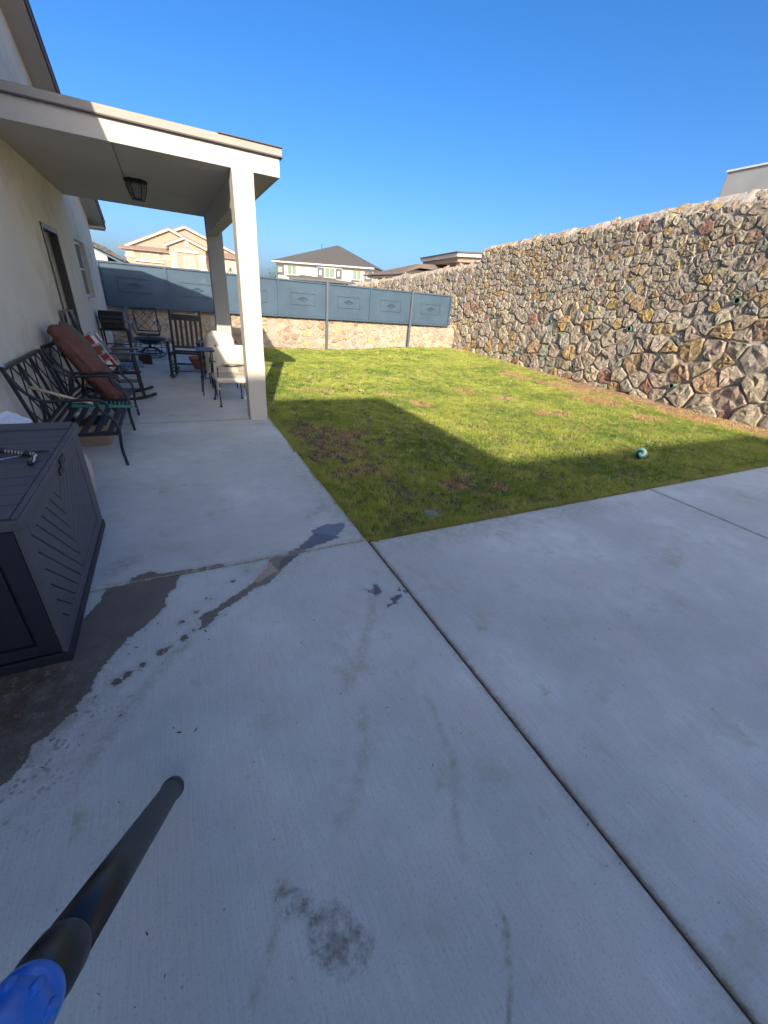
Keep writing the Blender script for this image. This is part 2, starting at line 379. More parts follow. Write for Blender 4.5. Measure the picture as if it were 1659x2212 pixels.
MOSSL = [([(0.614, 0.207), (0.596, 0.182), (0.581, 0.157), (0.562, 0.132), (0.546, 0.11)], .010, 1.0),
         ([(0.614, 0.215), (0.585, 0.16), (0.546, 0.11), (0.52, 0.08), (0.496, 0.055)], .007, 1.0),
         ([(-0.135, 1.591), (-0.213, 1.533), (-0.259, 1.456), (-0.309, 1.401), (-0.34, 1.344), (-0.383, 1.285), (-0.417, 1.239), (-0.447, 1.185), (-0.479, 1.112)], .03, .45),
         ([(0.847, 1.594), (0.773, 1.463), (0.71, 1.38), (0.628, 1.25), (0.529, 1.148), (0.479, 1.078)], .035, .4),
         ([(0.783, 0.91), (0.734, 0.627), (0.634, 0.47), (0.587, 0.367)], .018, .4),
         ([(.50, .95), (.44, .80), (.36, .68), (.26, .60)], .03, .35), ([(.05, .52), (.03, .45), (-.02, .38), (-.06, .33)], .012, .6),
         ([(1.06, 2.14), (1.5, 2.08), (2.4, 2.06), (3.3, 2.04)], .16, .38), ([(1.02, 2.3), (1.0, 3.0), (.95, 3.9)], .13, .38), ([(-.50, 2.35), (-.42, 2.42)], .07, .6), ([(.75, 2.6), (.9, 2.75), (1.0, 2.85)], .05, .5)]
def sdf(P, poly):
    p = np.array(poly); q = np.roll(p, -1, 0); d = np.full(len(P), 1e9); ins = np.zeros(len(P), bool)
    for a, b in zip(p, q):
        e = b - a; w_ = P - a
        t = np.clip((w_ @ e) / (e @ e + 1e-12), 0, 1)
        d = np.minimum(d, np.hypot(*(w_ - t[:, None] * e).T))
        c = ((a[1] > P[:, 1]) != (b[1] > P[:, 1])) & (P[:, 0] < (b[0] - a[0]) * (P[:, 1] - a[1]) / (b[1] - a[1] + 1e-12) + a[0])
        ins ^= c
    return np.where(ins, -d, d)
def dline(P, pts):
    p = np.array(pts); d = np.full(len(P), 1e9)
    for a, b in zip(p[:-1], p[1:]):
        e = b - a; w_ = P - a; t = np.clip((w_ @ e) / (e @ e + 1e-12), 0, 1)
        d = np.minimum(d, np.hypot(*(w_ - t[:, None] * e).T))
    return d
def add_attr(me, name, val):
    a = me.attributes.new(name, 'FLOAT', 'POINT'); a.data.foreach_set('value', val.astype(np.float32))
patio = bpy.data.objects.new('patio', None); col.objects.link(patio); tag(patio, kind='structure')
def slab(x0, x1, y0, y1, mt, step):
    g = .0065; r_ = .006
    def axis(a, b):
        a += g; b -= g; n = max(2, int((b - a - .08) / step))
        return np.concatenate([[a, a, a + r_ * .4, a + r_, a + .018], np.linspace(a + .04, b - .04, n), [b - .018, b - r_, b - r_ * .4, b, b]])
    xs, ys = axis(x0, x1), axis(y0, y1)
    def zf(X, Y):
        d = np.minimum(np.minimum(X - x0 - g, x1 - g - X), np.minimum(Y - y0 - g, y1 - g - Y))
        z = -.010 * (1 - np.clip(d / r_, 0, 1)) ** 2
        z[0, :] = z[-1, :] = -.1; z[:, 0] = z[:, -1] = -.1
        return z
    o, v = grid_mesh('slab', xs, ys, zf, mt, patio)
    P = v[:, :2]; me = o.data
    wet = np.minimum.reduce([sdf(P, WET), sdf(P, STREAM), sdf(P, SEEP) - .004] + [sdf(P, b) for b in BLOTS] +
                            [(np.hypot(P[:, 0] - a, P[:, 1] - b) - c * 1.1) for a, b, c in DROPS])
    add_attr(me, 'wet', np.clip(.2 - wet, 0, .4)); add_attr(me, 'puddle', np.clip(.2 - sdf(P, PUD) - .008, 0, .4))
    add_attr(me, 'tan_reflection', np.clip(.2 - sdf(P, TAN_REFLECTION) - .012, 0, .4)); add_attr(me, 'foot', np.clip(.2 - sdf(P, FOOT), 0, .4))
    ms = np.zeros(len(P))
    for l, r0, k in MOSSL: ms = np.maximum(ms, k * np.clip(1.3 - dline(P, l) / r0, 0, 1))
    add_attr(me, 'moss', ms)
    eg = np.minimum(np.minimum(P[:, 0] - x0, x1 - P[:, 0]), np.minimum(P[:, 1] - y0, y1 - P[:, 1])) - g
    add_attr(me, 'grime', np.clip(1 - eg / .03, 0, 1))
    d1 = np.exp(-(np.hypot((P[:, 0] + .9) / .38, (P[:, 1] - 1.55) / .42)) ** 2 * 1.2) * 1.3
    add_attr(me, 'dirt', np.clip(d1, 0, 1))
    fr = np.clip(1 - np.abs(dline(P, [(-.52, 1.30), (-.66, 1.1), (-.80, .9), (-.9, .75)]) - .02) / .16, 0, 1)
    fr = np.maximum(fr, .6 * np.clip(1 - np.abs(sdf(P, STREAM)) / .07, 0, 1))
    fr = np.maximum(fr, .8 * np.clip(1 - np.abs(sdf(P, PUD)) / .10, 0, 1))
    add_attr(me, 'fringe', fr)
    return o
slab(-1.22, 1.06, -1.2, 2.18, 'concrete', .016)
slab(-1.22, 1.06, -5.0, -1.2, 'concrete', .2)
slab(-1.22, 1.06, -12.3, -5.0, 'concrete', .4)
slab(1.06, 4.33, -12.3, 2.15, 'concrete', .06)
slab(4.33, 10.0, -12.3, 2.15, 'concrete', .25)
slab(-1.22, 1.06, 2.18, 5.5, 'concrete_x', .022)
slab(-1.22, 1.06, 5.5, 9.21, 'concrete_x', .08)
slab(-1.22, 1.06, 9.21, 13.9, 'concrete_x', .2)
slab(-6, -1.22, 11.75, 13.9, 'concrete_x', .4)
MB().box((-1.3, -12.3, -.2), (10, 2.17, -.014)).build('joint_filler', 'joint', patio)
MB().box((-6, 2.17, -.2), (1.066, 13.95, -.014)).build('joint_filler', 'joint', patio)

# ================================================================= OWN HOUSE
house = thing('stucco_house', (-1.22, 11.75, 0), 0, 'cream stucco house with gabled roof edge, dark door and window along the patio', 'house')
def prof(y):
    return max(min(4.91 - .41 * abs(y - 6.2), 4.91), 2.6)
wb = MB()
def wseg(y0, y1, z0=0, z1=None):
    ys = [y0] + ([6.2] if y0 < 6.2 < y1 else []) + [y1]
    if z1 is None:
        poly = [(y0, z0), (y1, z0)] + [(y, prof(y) + .02) for y in reversed(ys)]
    else: poly = [(y0, z0), (y1, z0), (y1, z1), (y0, z1)]
    wb.prism(poly, -1.42, -1.22, 'x')
wseg(-8.948, 7.0) ; wseg(7.0, 7.9, 2.06); wseg(7.9, 9.3); wseg(9.3, 10.4, 0, 1.2); wseg(9.3, 10.4, 2.07); wseg(10.4, 11.75)
wb.box((-9, 11.55, 0), (-1.422, 11.748, 2.6))
wb.build('wall', 'stucco', house)
rp = [(6.2, 4.91), (12.15, 2.47), (12.15, 2.60), (6.2, 5.06), (.25, 2.60), (.25, 2.47)]
MB().box((-9, -8.9, 2.62), (-1.0, .24, 2.75)).build('low_roof', 'fasciagrey', house)
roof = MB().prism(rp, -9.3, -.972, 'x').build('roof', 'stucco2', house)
MB().prism([(6.2, 5.062), (12.22, 2.60), (12.22, 2.64), (6.2, 5.12), (.18, 2.64), (.18, 2.60)], -9.3, -.945, 'x').build('shingle_layer', 'shinglebrown', house)
MB().prism([(6.2, 4.93), (12.17, 2.485), (12.17, 2.61), (6.2, 5.07), (.23, 2.61), (.23, 2.485)], -.970, -.952, 'x').build('rake_board', 'brownedge', house)
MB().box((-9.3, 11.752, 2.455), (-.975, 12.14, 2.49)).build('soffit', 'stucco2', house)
MB().box((-9.3, 12.152, 2.45), (-.97, 12.172, 2.62)).build('fascia', 'brownedge', house)
# door
fr = MB().box((-1.30, 7.0, 0), (-1.205, 7.05, 2.06)).box((-1.30, 7.85, 0), (-1.205, 7.9, 2.06)).box((-1.30, 7.05, 2.0), (-1.205, 7.85, 2.06))
fr.build('door_frame', 'doorframe', house, bev=.004)
MB().box((-1.245, 7.052, .02), (-1.215, 7.085, 1.998)).build('weather_strip', 'lightgrey', house)
dr = MB().box((-1.40, 7.05, .02), (-1.355, 7.85, 2.0)).build('door', 'doorleaf', house)
MB().box((-1.352, 7.15, 1.15), (-1.345, 7.75, 1.85)).box((-1.352, 7.15, .15), (-1.345, 7.75, .95)).build('door_panel', 'doorframe', dr)
MB().tube([(-1.35, 7.13, 1.0), (-1.30, 7.13, 1.0), (-1.30, 7.24, 1.0)], .011, 8).build('handle', 'chrome', dr, smooth=True)
MB().box((-1.42, 7.0, -.015), (-1.2, 7.9, .018)).build('threshold', 'lightgrey', house)
# window
wf = MB().box((-1.33, 9.3, 1.2), (-1.29, 9.34, 2.07)).box((-1.33, 10.36, 1.2), (-1.29, 10.4, 2.07)).box((-1.33, 9.34, 1.2), (-1.29, 10.36, 1.24)).box((-1.33, 9.34, 2.03), (-1.29, 10.36, 2.07)).box((-1.335, 9.34, 1.63), (-1.285, 10.36, 1.66))
wfo = wf.build('window', 'whiteplastic', house)
MB().box((-1.315, 9.34, 1.24), (-1.305, 10.36, 2.03)).build('pane', 'glassdark', wfo)
MB().box((-1.29, 9.28, 1.15), (-1.195, 10.42, 1.198)).build('sill', 'stucco', wfo)
# two storey wings behind the camera, whose roof edges shade the patio and the lawn
wing = MB().box((-12, -20, 0), (-1.225, -8.95, 7.35)).box((-1.223, -20, 0), (4.25, -12.35, 7.35))
wing.build('wing_wall', 'stucco', house)
wr = MB().prism([(-12.3, -20.3), (-12.3, -8.65), (-.97, -8.65), (-.97, -12.05), (4.56, -12.05), (5.6, -20.3)], 7.35, 7.55, 'z')
wr.build('wing_roof', 'fasciagrey', house)
for z0 in (.9, 4.4):
    for x in (-9, -5, .4, 2.8):
        y = -8.95 if x < -2 else -12.35
        fw = MB().box((x - .6, y - .05, z0), (x + .6, y + .03, z0 + 1.3)).build('window', 'whiteplastic', house)
        MB().box((x - .55, y + .031, z0 + .05), (x + .55, y + .04, z0 + 1.25)).build('pane', 'glassdark', fw)

# ================================================================= PATIO COVER
pc = thing('patio_cover', (1.0, 5.5, 0), 0, 'flat cream stucco patio roof on two square pillars beside the house', 'patio cover')
MB().box((-1.218, 5.53, 2.66), (1.28, 9.24, 2.85)).build('roof_deck', 'fasciagrey', pc)
for x0, x1 in ((-1.217, -.253), (-.243, 1.285)):
    for y0, y1 in ((5.535, 7.585), (7.597, 9.235)):
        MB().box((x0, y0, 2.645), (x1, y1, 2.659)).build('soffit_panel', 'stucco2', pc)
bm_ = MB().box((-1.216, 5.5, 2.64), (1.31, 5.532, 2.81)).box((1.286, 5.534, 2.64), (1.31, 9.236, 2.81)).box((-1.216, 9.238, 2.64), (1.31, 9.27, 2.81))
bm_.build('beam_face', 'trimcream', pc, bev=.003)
ed = MB().box((-1.214, 5.475, 2.818), (1.335, 5.53, 2.885)).box((1.281, 5.53, 2.818), (1.335, 9.24, 2.885)).box((-1.214, 9.24, 2.818), (1.335, 9.295, 2.885))
ed.build('fascia', 'fasciagrey', pc, bev=.003)
de = MB().box((-1.212, 5.468, 2.808), (1.342, 5.499, 2.820)).box((1.312, 5.499, 2.808), (1.342, 9.30, 2.820))
de.build('drip_edge', 'brownedge', pc)
MB().box((.7, 5.46, 2.886), (1.34, 5.9, 2.894)).box((-1.2, 5.5, 2.887), (1.32, 9.28, 2.892)).build('roof_membrane', 'brownedge', pc)
p1 = MB(); 
def pillar(x0, x1, y0, y1, h):
    mb = MB(); n = 12
    zs = [-.01 + (h + .01) * i / n for i in range(n + 1)]
    for i, z in enumerate(zs):
        j = .002
        mb.v += [(x0 + rnd.uniform(-j, j), y0 + rnd.uniform(-j, j), z), (x1 + rnd.uniform(-j, j), y0 + rnd.uniform(-j, j), z), (x1 + rnd.uniform(-j, j), y1, z), (x0 + rnd.uniform(-j, j), y1, z)]
    for i in range(n):
        for k in range(4): mb.f.append((i * 4 + k, i * 4 + (k + 1) % 4, i * 4 + 4 + (k + 1) % 4, i * 4 + 4 + k))
    mb.f += [(3, 2, 1, 0), (n * 4, n * 4 + 1, n * 4 + 2, n * 4 + 3)]
    return mb
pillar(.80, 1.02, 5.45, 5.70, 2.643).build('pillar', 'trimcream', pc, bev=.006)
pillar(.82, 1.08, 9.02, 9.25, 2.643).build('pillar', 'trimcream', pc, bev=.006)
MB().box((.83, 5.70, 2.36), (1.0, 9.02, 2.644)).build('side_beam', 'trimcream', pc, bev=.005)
# lantern
lt = thing('ceiling_lantern', (-.13, 7.1, 2.64), 0, 'small black cage lantern fixed under the patio ceiling', 'light fixture')
MB().lathe([(.125, 0), (.13, -.012), (.13, -.03), (.11, -.04)], (-.13, 7.1, 2.645), 6).build('canopy', 'blackmetal', lt)
MB().lathe([(.100, -.04), (.104, -.06), (.075, -.16), (.06, -.19)], (-.13, 7.1, 2.645), 6).build('lamp_glass', 'lampglass', lt)
cg = MB()
for k in range(6):
    a = k * math.pi / 3; c_, s_ = math.cos(a), math.sin(a)
    cg.tube([(-.13 + c_ * r_, 7.1 + s_ * r_, 2.645 + z) for r_, z in ((.11, -.035), (.115, -.07), (.083, -.165), (.066, -.20))], .006, 5)
cg.lathe([(.068, -.195), (.07, -.2), (.07, -.21), (.05, -.212)], (-.13, 7.1, 2.645), 6)
cg.build('cage', 'blackmetal', lt)

# ================================================================= STONE WALLS
def clip(poly, nx, ny, c):
    """keep the side nx*x+ny*y<=c"""
    out = []
    for i in range(len(poly)):
        a = poly[i]; b = poly[(i + 1) % len(poly)]
        da = nx * a[0] + ny * a[1] - c; db = nx * b[0] + ny * b[1] - c
        if da <= 0: out.append(a)
        if (da < 0 < db) or (db < 0 < da):
            t = da / (da - db); out.append((a[0] + (b[0] - a[0]) * t, a[1] + (b[1] - a[1]) * t))
    return out
def packed(u0, u1, v0, v1, rfun, tries, seed, aspect=1.0):
    rr = random.Random(seed); pts = []; cell = {}; cs = .6
    for _ in range(tries):
        u = rr.uniform(u0, u1); v = rr.uniform(v0, v1); r_ = rfun(u, v) * rr.uniform(.62, 1.35)
        ci, cj = int(u // cs), int(v // cs); ok = True
        for i in (-1, 0, 1):
            for j in (-1, 0, 1):
                for q in cell.get((ci + i, cj + j), ()):
                    if math.hypot(u - q[0], (v - q[1]) * aspect) < (r_ + q[2]): ok = False; break
                if not ok: break
            if not ok: break
        if ok:
            pts.append((u, v, r_)); cell.setdefault((ci, cj), []).append((u, v, r_))
    return pts, cell, cs
def stones(u0, u1, v0, v1, rfun, tries, seed, gap, keep=lambda u, v: True):
    pts, cell, cs = packed(u0, u1, v0, v1, rfun, tries, seed)
    out = []
    for (u, v, r_) in pts:
        poly = [(u - .5, v - .5), (u + .5, v - .5), (u + .5, v + .5), (u - .5, v + .5)]
        g = gap * (.6 + .9 * abs(math.sin(u * 13 + v * 7)))
        ci, cj = int(u // cs), int(v // cs)
        for i in (-2, -1, 0, 1, 2):
            for j in (-2, -1, 0, 1, 2):
                for q in cell.get((ci + i, cj + j), ()):
                    if q[0] == u and q[1] == v: continue
                    dx, dy = q[0] - u, q[1] - v; L = math.hypot(dx, dy)
                    if L > 1.3: continue
                    # power-diagram style split by the two radii
                    t = .5 * L + (r_ * r_ - q[2] * q[2]) / (2 * L)
                    t = min(max(t, .25 * L), .75 * L) - g
                    nx, ny = dx / L, dy / L
                    poly = clip(poly, nx, ny, nx * u + ny * v + t)
                    if len(poly) < 3: break
                if len(poly) < 3: break
        poly = [(a, min(max(b, v0), v1)) for a, b in poly]
        if len(poly) < 3 or not keep(u, v): continue
        # drop tiny edges, cut corners a little
        P2 = []
        for i in range(len(poly)):
            a = poly[i]; b = poly[(i + 1) % len(poly)]
            if math.hypot(a[0] - b[0], a[1] - b[1]) > .03: P2.append(a)
        if len(P2) < 3: continue
        out.append((u, v, r_, P2))
    return out
def stone_mesh(mb_v, mb_f, poly, u, v, depth, map_, rr, nres=12, rough=1.0):
    """a rounded broken stone: three rings and a cap, map_(u, v, h) -> point"""
    per = []; n = len(poly)
    L = [math.hypot(poly[i][0] - poly[(i + 1) % n][0], poly[i][1] - poly[(i + 1) % n][1]) for i in range(n)]
    tot = sum(L); k = 0; acc = 0
    for i in range(n):
        a = poly[i]; b = poly[(i + 1) % n]; m_ = max(1, round(nres * L[i] / tot))
        for j in range(m_):
            t = (j + (.12 if j == 0 else 0)) / m_
            per.append((a[0] + (b[0] - a[0]) * t, a[1] + (b[1] - a[1]) * t))
    cx = sum(p[0] for p in per) / len(per); cy = sum(p[1] for p in per) / len(per)
    N_ = len(per); o = len(mb_v); size = math.sqrt(max(1e-4, tot / 4 * tot / 4))
    j = size * .045 * rough
    tx, ty = rr.uniform(-.15, .15), rr.uniform(-.15, .15)
    rad = [1 + rr.uniform(-.10, .035) for _ in per]
    for (sc, h, jj) in ((1.0, -.02, 0), (.985, depth * .66, .5), (.90, depth * .96, .9), (.50, depth * 1.02, 1.3)):
        for i, p in enumerate(per):
            s_ = sc * rad[i]
            a = cx + (p[0] - cx) * s_ + rr.uniform(-j, j) * jj * .6; b = cy + (p[1] - cy) * s_ + rr.uniform(-j, j) * jj * .6
            hh = h + (rr.uniform(-j, j) * jj + ((a - cx) * tx + (b - cy) * ty) * (1 if h > 0 else 0)) * 1.0
            mb_v.append(map_(a, b, hh))
    mb_v.append(map_(cx, cy, depth * 1.02 + rr.uniform(-j, j)))
    for r_ in range(3):
        for i in range(N_):
            mb_f.append((o + r_ * N_ + i, o + r_ * N_ + (i + 1) % N_, o + (r_ + 1) * N_ + (i + 1) % N_, o + (r_ + 1) * N_ + i))
    for i in range(N_): mb_f.append((o + 3 * N_ + i, o + 3 * N_ + (i + 1) % N_, o + 4 * N_))
    return 4 * N_ + 1
PAL = [((.62, .52, .36), 20), ((.57, .49, .37), 18), ((.50, .45, .38), 11), ((.62, .44, .20), 9), ((.52, .33, .20), 6), ((.56, .43, .34), 9), ((.44, .44, .34), 5), ((.47, .45, .38), 5), ((.36, .30, .22), 6), ((.66, .57, .42), 14), ((.42, .20, .14), 2), ((.58, .38, .13), 5)]
PALw = [c for c, n in PAL for _ in range(n)]
def jit(c, rr, a=.10):
    k = rr.uniform(1 - a, 1 + a); return tuple(min(1, x * k * rr.uniform(.96, 1.04)) for x in c)
def stone_obj(name, vs, fs, cols, mt, parent):
    me = bpy.data.meshes.new(name); me.from_pydata(vs, [], fs); me.update()
    a = me.attributes.new('col', 'FLOAT_COLOR', 'POINT')
    a.data.foreach_set('color', np.array([tuple(c) + (1,) for c in cols], dtype=np.float32).ravel())
    me.materials.append(M[mt])
    import bmesh
    bm = bmesh.new(); bm.from_mesh(me); bmesh.ops.recalc_face_normals(bm, faces=bm.faces); bm.to_mesh(me); bm.free()
    o = bpy.data.objects.new(name, me); col.objects.link(o); o.parent = parent; return o

rw = thing('stone_retaining_wall', (10, 8, 0), 0, 'tall rough rock retaining wall with drain holes along the right of the lawn', 'stone wall')
def edge_z(y): return 3.74 - .036 * (y - 5) if y < 13.4 else 2.98 - .055 * (y - 13.4)
def top_z(y): return 4.05 - .060 * (y - 5.3) if y < 13.4 else 3.16 - .055 * (y - 13.4)
def wall_pt(y, z, h):
    ez = edge_z(y)
    x = 10.0 + .055 * min(z, ez)
    nx, nz = -1.0, .06
    if z > ez: x += (z - ez) * 1.15; nx, nz = -.66, .75
    elif z > 1.6: x += .03 * float(sstep((z - 1.6 + .25 * math.sin(y * 1.3)) / .9))
    return (x + nx * h - off_[0], y - off_[1], z + nz * h - off_[2])
off_ = (10, 8, 0)
# mortar body
ys = np.concatenate([np.arange(-12, 1.5, .4), np.arange(1.5, 13.35, .07), [13.36, 13.37], np.arange(13.40, 31, .3)])
zl = np.linspace(-.2, 1, 54)
vs = []; fs = []
for y in ys:
    ez, tz = edge_z(y), top_z(y)
    zz = [-.25 + (ez + .25) * i / 54 for i in range(54)] + [ez, ez + (tz - ez) * .33, ez + (tz - ez) * .66, tz]
    for z in zz:
        h = .022 * (mnoise.noise(Vector((y * 3.1, z * 3.1, 0))) + .6 * mnoise.noise(Vector((y * 9, z * 9, 3))))
        if z > 1.95: h += .03 * mnoise.noise(Vector((y * 2.2, z * 1.6, 9))) + .004
        if z >= ez: h += .018 * mnoise.noise(Vector((y * 6, z * 6, 5))) + .012 * mnoise.noise(Vector((y * 2.2, z * 2, 8)))
        vs.append(wall_pt(y, z, h))
    e = wall_pt(y, tz, 0); vs.append((e[0] + .35, e[1], e[2] + .01)); vs.append((e[0] + .36, e[1], -.25))
nz_ = 60
for i in range(len(ys) - 1):
    for j in range(nz_ - 1):
        a = i * nz_ + j; fs.append((a, a + nz_, a + nz_ + 1, a + 1))
mo = MB(); mo.v = vs; mo.f = fs
mo = mo.build('mortar', 'mortar', rw, smooth=False, world=False)
# stones
def rf(y, z):
    r_ = .105 + .055 * max(0, 1 - abs(z - .7) / 1.6)
    if y < 7.5: r_ += .030 * min(1.2, (7.5 - y) / 3) * (1 if z < 2 else .3)
    if y > 10: r_ -= .012
    if z > 2: r_ *= .80
    if y > 13.4: r_ = .13
    return r_
ST = stones(1.6, 30, -.05, 4.1, rf, 60000, 3, .0075, keep=lambda u, v: v < top_z(u) - .03)
HOLES = [(5.36, .41), (8.11, .40), (10.47, .42), (6.86, 1.47), (9.38, 1.46), (4.86, 2.13), (12.6, .42), (11.9, 1.45)]
def camd(u, v): return math.sqrt(100 + u * u + (v - 1.5) ** 2)
ranked = []
for s_ in ST:
    u, v, r_, poly = s_
    if any(math.hypot(u - a, v - b) < .11 for a, b in HOLES): continue
    A = abs(sum(poly[i][0] * poly[(i + 1) % len(poly)][1] - poly[(i + 1) % len(poly)][0] * poly[i][1] for i in range(len(poly)))) / 2
    # how large the stone stands in the view, from where a visitor would stand on the patio
    size = A * 10 / camd(u, v) ** 3 if u > 3.0 else 0
    ranked.append((size, s_))
ranked.sort(key=lambda t: -t[0])
rr = random.Random(11); sv, sf, sc_ = [], [], []
for i, (_, (u, v, r_, poly)) in enumerate(ranked):
    ez = edge_z(u)
    for a, b in HOLES:
        dx, dy = a - u, b - v; L = math.hypot(dx, dy)
        if L < .6: poly = clip(poly, dx / L, dy / L, (a * dx + b * dy) / L - .065)
    if len(poly) < 3: continue
    dep = rr.uniform(.028, .072) * (1.0 if v < 1.95 else .75)
    if v > ez - .02: dep = rr.uniform(.010, .022)
    if v < .25: dep += rr.uniform(0, .07)
    c = jit(rr.choice(PALw), rr)
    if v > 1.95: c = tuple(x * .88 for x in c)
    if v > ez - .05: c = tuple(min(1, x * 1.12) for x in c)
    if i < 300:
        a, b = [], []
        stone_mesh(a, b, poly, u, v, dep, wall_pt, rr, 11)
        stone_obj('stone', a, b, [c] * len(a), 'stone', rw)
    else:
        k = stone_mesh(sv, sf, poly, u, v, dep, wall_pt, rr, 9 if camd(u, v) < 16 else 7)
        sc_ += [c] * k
print('stones', len(ranked))
tag(stone_obj('stonework', sv, sf, sc_, 'stone', rw), kind='stuff')
for (y, z) in HOLES:
    mb = MB(); n = 14; o = 0
    c0 = wall_pt(y, z, .0); ring = []
    for (r_, dx) in ((.056, .05), (.056, -.085), (.046, -.085), (.046, .05)):
        for k in range(n):
            a = 2 * math.pi * k / n; mb.v.append((c0[0] + dx, c0[1] + r_ * math.cos(a), c0[2] + r_ * math.sin(a)))
    for i in range(3):
        for k in range(n): mb.f.append((i * n + k, i * n + (k + 1) % n, (i + 1) * n + (k + 1) % n, (i + 1) * n + k))
    pb = mb.build('drain_pipe', 'pipegreen', rw, world=False, smooth=False)
    MB().add([(c0[0] - .045, c0[1] + .046 * math.cos(2 * math.pi * k / n), c0[2] + .046 * math.sin(2 * math.pi * k / n)) for k in range(n)], [tuple(range(n))]).build('opening_shade', 'black', pb, world=False)  # black disc stands in for the shade inside the pipe
tag(MB().box((10.9, -10, -.3), (120, 60, 2.3)).build('raised_ground', 'sand'), kind='structure')

# low wall under the fence
lw = thing('low_stone_wall', (4, 14.1, 0), 0, 'low wall of flat tan and rust stones in pale mortar under the steel fence', 'stone wall')
def lw_pt(x, z, h): return (x - 4, 14.04 - h - 14.1, z)
vs = []; fs = []; xs = np.arange(-6, 10.15, .07); nzz = 16
for x in xs:
    for j in range(nzz):
        z = -.2 + 1.22 * j / (nzz - 1)
        vs.append(lw_pt(x, z, .012 * mnoise.noise(Vector((x * 4, z * 4, 1))) + .008 * mnoise.noise(Vector((x * 12, z * 12, 1)))))
    vs.append(lw_pt(x, 1.03, -.3)); vs.append(lw_pt(x, -.2, -.3))
for i in range(len(xs) - 1):
    for j in range(nzz + 1):
        a = i * (nzz + 2) + j; fs.append((a, a + nzz + 2, a + nzz + 3, a + 1))
mb = MB(); mb.v = vs; mb.f = fs; mb.build('mortar', 'mortar_light', lw, world=False, smooth=False)
PL = [(.40, .31, .20)] * 5 + [(.41, .34, .25)] * 7 + [(.32, .19, .13)] * 2 + [(.36, .30, .235)] * 9 + [(.44, .33, .16)] * 2 + [(.30, .26, .21)] * 4
LS = [(u * 1.35 - .5, v, r_, [(a * 1.35 - .5, b) for a, b in P_]) for u, v, r_, P_ in stones(-3, 7.8, .0, 1.0, lambda u, v: .085, 14000, 5, .010)]
print('low stones', len(LS))
for k_, (u, v, r_, poly) in enumerate(LS):
    a, b = [], []
    c = jit(rr.choice(PL), rr)
    if rr.random() < .12: continue
    stone_mesh(a, b, poly, u, v, rr.uniform(.010, .028), lw_pt, rr, 11, 1.2)
    stone_obj('stone', a, b, [c] * len(a), 'stone_flat', lw)

# ================================================================= STEEL FENCE
fn = thing('steel_panel_fence', (4, 13.93, 0), 0, 'blue grey steel panel fence on top of the low stone wall', 'fence')
bx = [-1.45, .09, 1.62, 3.15, 4.70, 6.27, 7.86, 9.56]
def ft(x): return 1.925 + .0065 * (x + 1.4)
def fb(x): return .92 + .007 * (x + 1.4)
Y0 = 13.93
for i in range(7):
    x0, x1 = bx[i] + .02, bx[i + 1] - .02
    sheet = MB().prism([(x0, fb(x0) + .03), (x1, fb(x1) + .03), (x1, ft(x1) - .02), (x0, ft(x0) - .02)], Y0 - .004, Y0 + .006, 'y')
    so_ = sheet.build('panel', 'bluesteel', fn)
    cx = (x0 + x1) / 2; dz = (fb(cx) + ft(cx)) / 2 + .02; hw, hh = .40, .165
    rm = MB()
    for a, b in (((cx - hw, dz - hh), (cx + hw, dz - hh)), ((cx - hw, dz + hh), (cx + hw, dz + hh)), ((cx - hw, dz - hh), (cx - hw, dz + hh)), ((cx + hw, dz - hh), (cx + hw, dz + hh))):
        rm.bar((a[0], Y0 - .012, a[1]), (b[0], Y0 - .012, b[1]), .024, .018, (0, 1, 0))
    rm.build('moulding', 'bluesteel', so_)
    em = MB(); 
    for sg in (-1, 1):
        em.tube(spline([(cx - .16, Y0 - .02, dz), (cx - .08, Y0 - .02, dz + .02 * sg), (cx - .03, Y0 - .02, dz + .055 * sg), (cx + .03, Y0 - .02, dz + .055 * sg), (cx + .08, Y0 - .02, dz + .02 * sg), (cx + .16, Y0 - .02, dz)], 4), .0055, 5)
        em.tube(spline([(cx - .07 * sg, Y0 - .022, dz + .012), (cx - .02 * sg, Y0 - .025, dz + .03), (cx + .01 * sg, Y0 - .025, dz), (cx - .02 * sg, Y0 - .025, dz - .02)], 4), .005, 5)
    em.build('ornament', 'bluesteel', so_)
rails = MB().bar((bx[0], Y0 - .012, fb(bx[0])), (bx[-1], Y0 - .012, fb(bx[-1])), .045, .05)
rails.build('bottom_rail', 'bluesteel', fn)
MB().bar((bx[0], Y0 - .012, ft(bx[0])), (bx[-1], Y0 - .012, ft(bx[-1])), .045, .04).build('top_rail', 'bluesteel', fn)
for i, x in enumerate(bx):
    if i in (4, 6): 
        o = MB().box((x - .035, Y0 - .11, lawn_z(x, 13.8) - .1), (x + .035, Y0 - .04, ft(x) + .07)).build('post', 'bluesteel_dark', fn, bev=.004)
        continue
    MB().box((x - .035, Y0 - .045, fb(x) - .01), (x + .035, Y0 - .002, ft(x) + .01)).build('stile', 'bluesteel', fn)
for x in (-1.0, 1.62):
    MB().box((x - .03, Y0 - .11, -.05), (x + .03, Y0 - .05, fb(x) + .02)).build('post', 'bluesteel_dark', fn)
fi = MB()
for a in (-.09, 0, .09): fi.tube([(1.78 + a, Y0, ft(1.8)), (1.80, Y0, ft(1.8) + .12)], .010, 5)
fi.lathe([(.012, .1), (.028, .125), (.01, .16), (.003, .19)], (1.8, Y0, ft(1.8)), 8)
fi.build('finial', 'bluesteel_dark', fn)

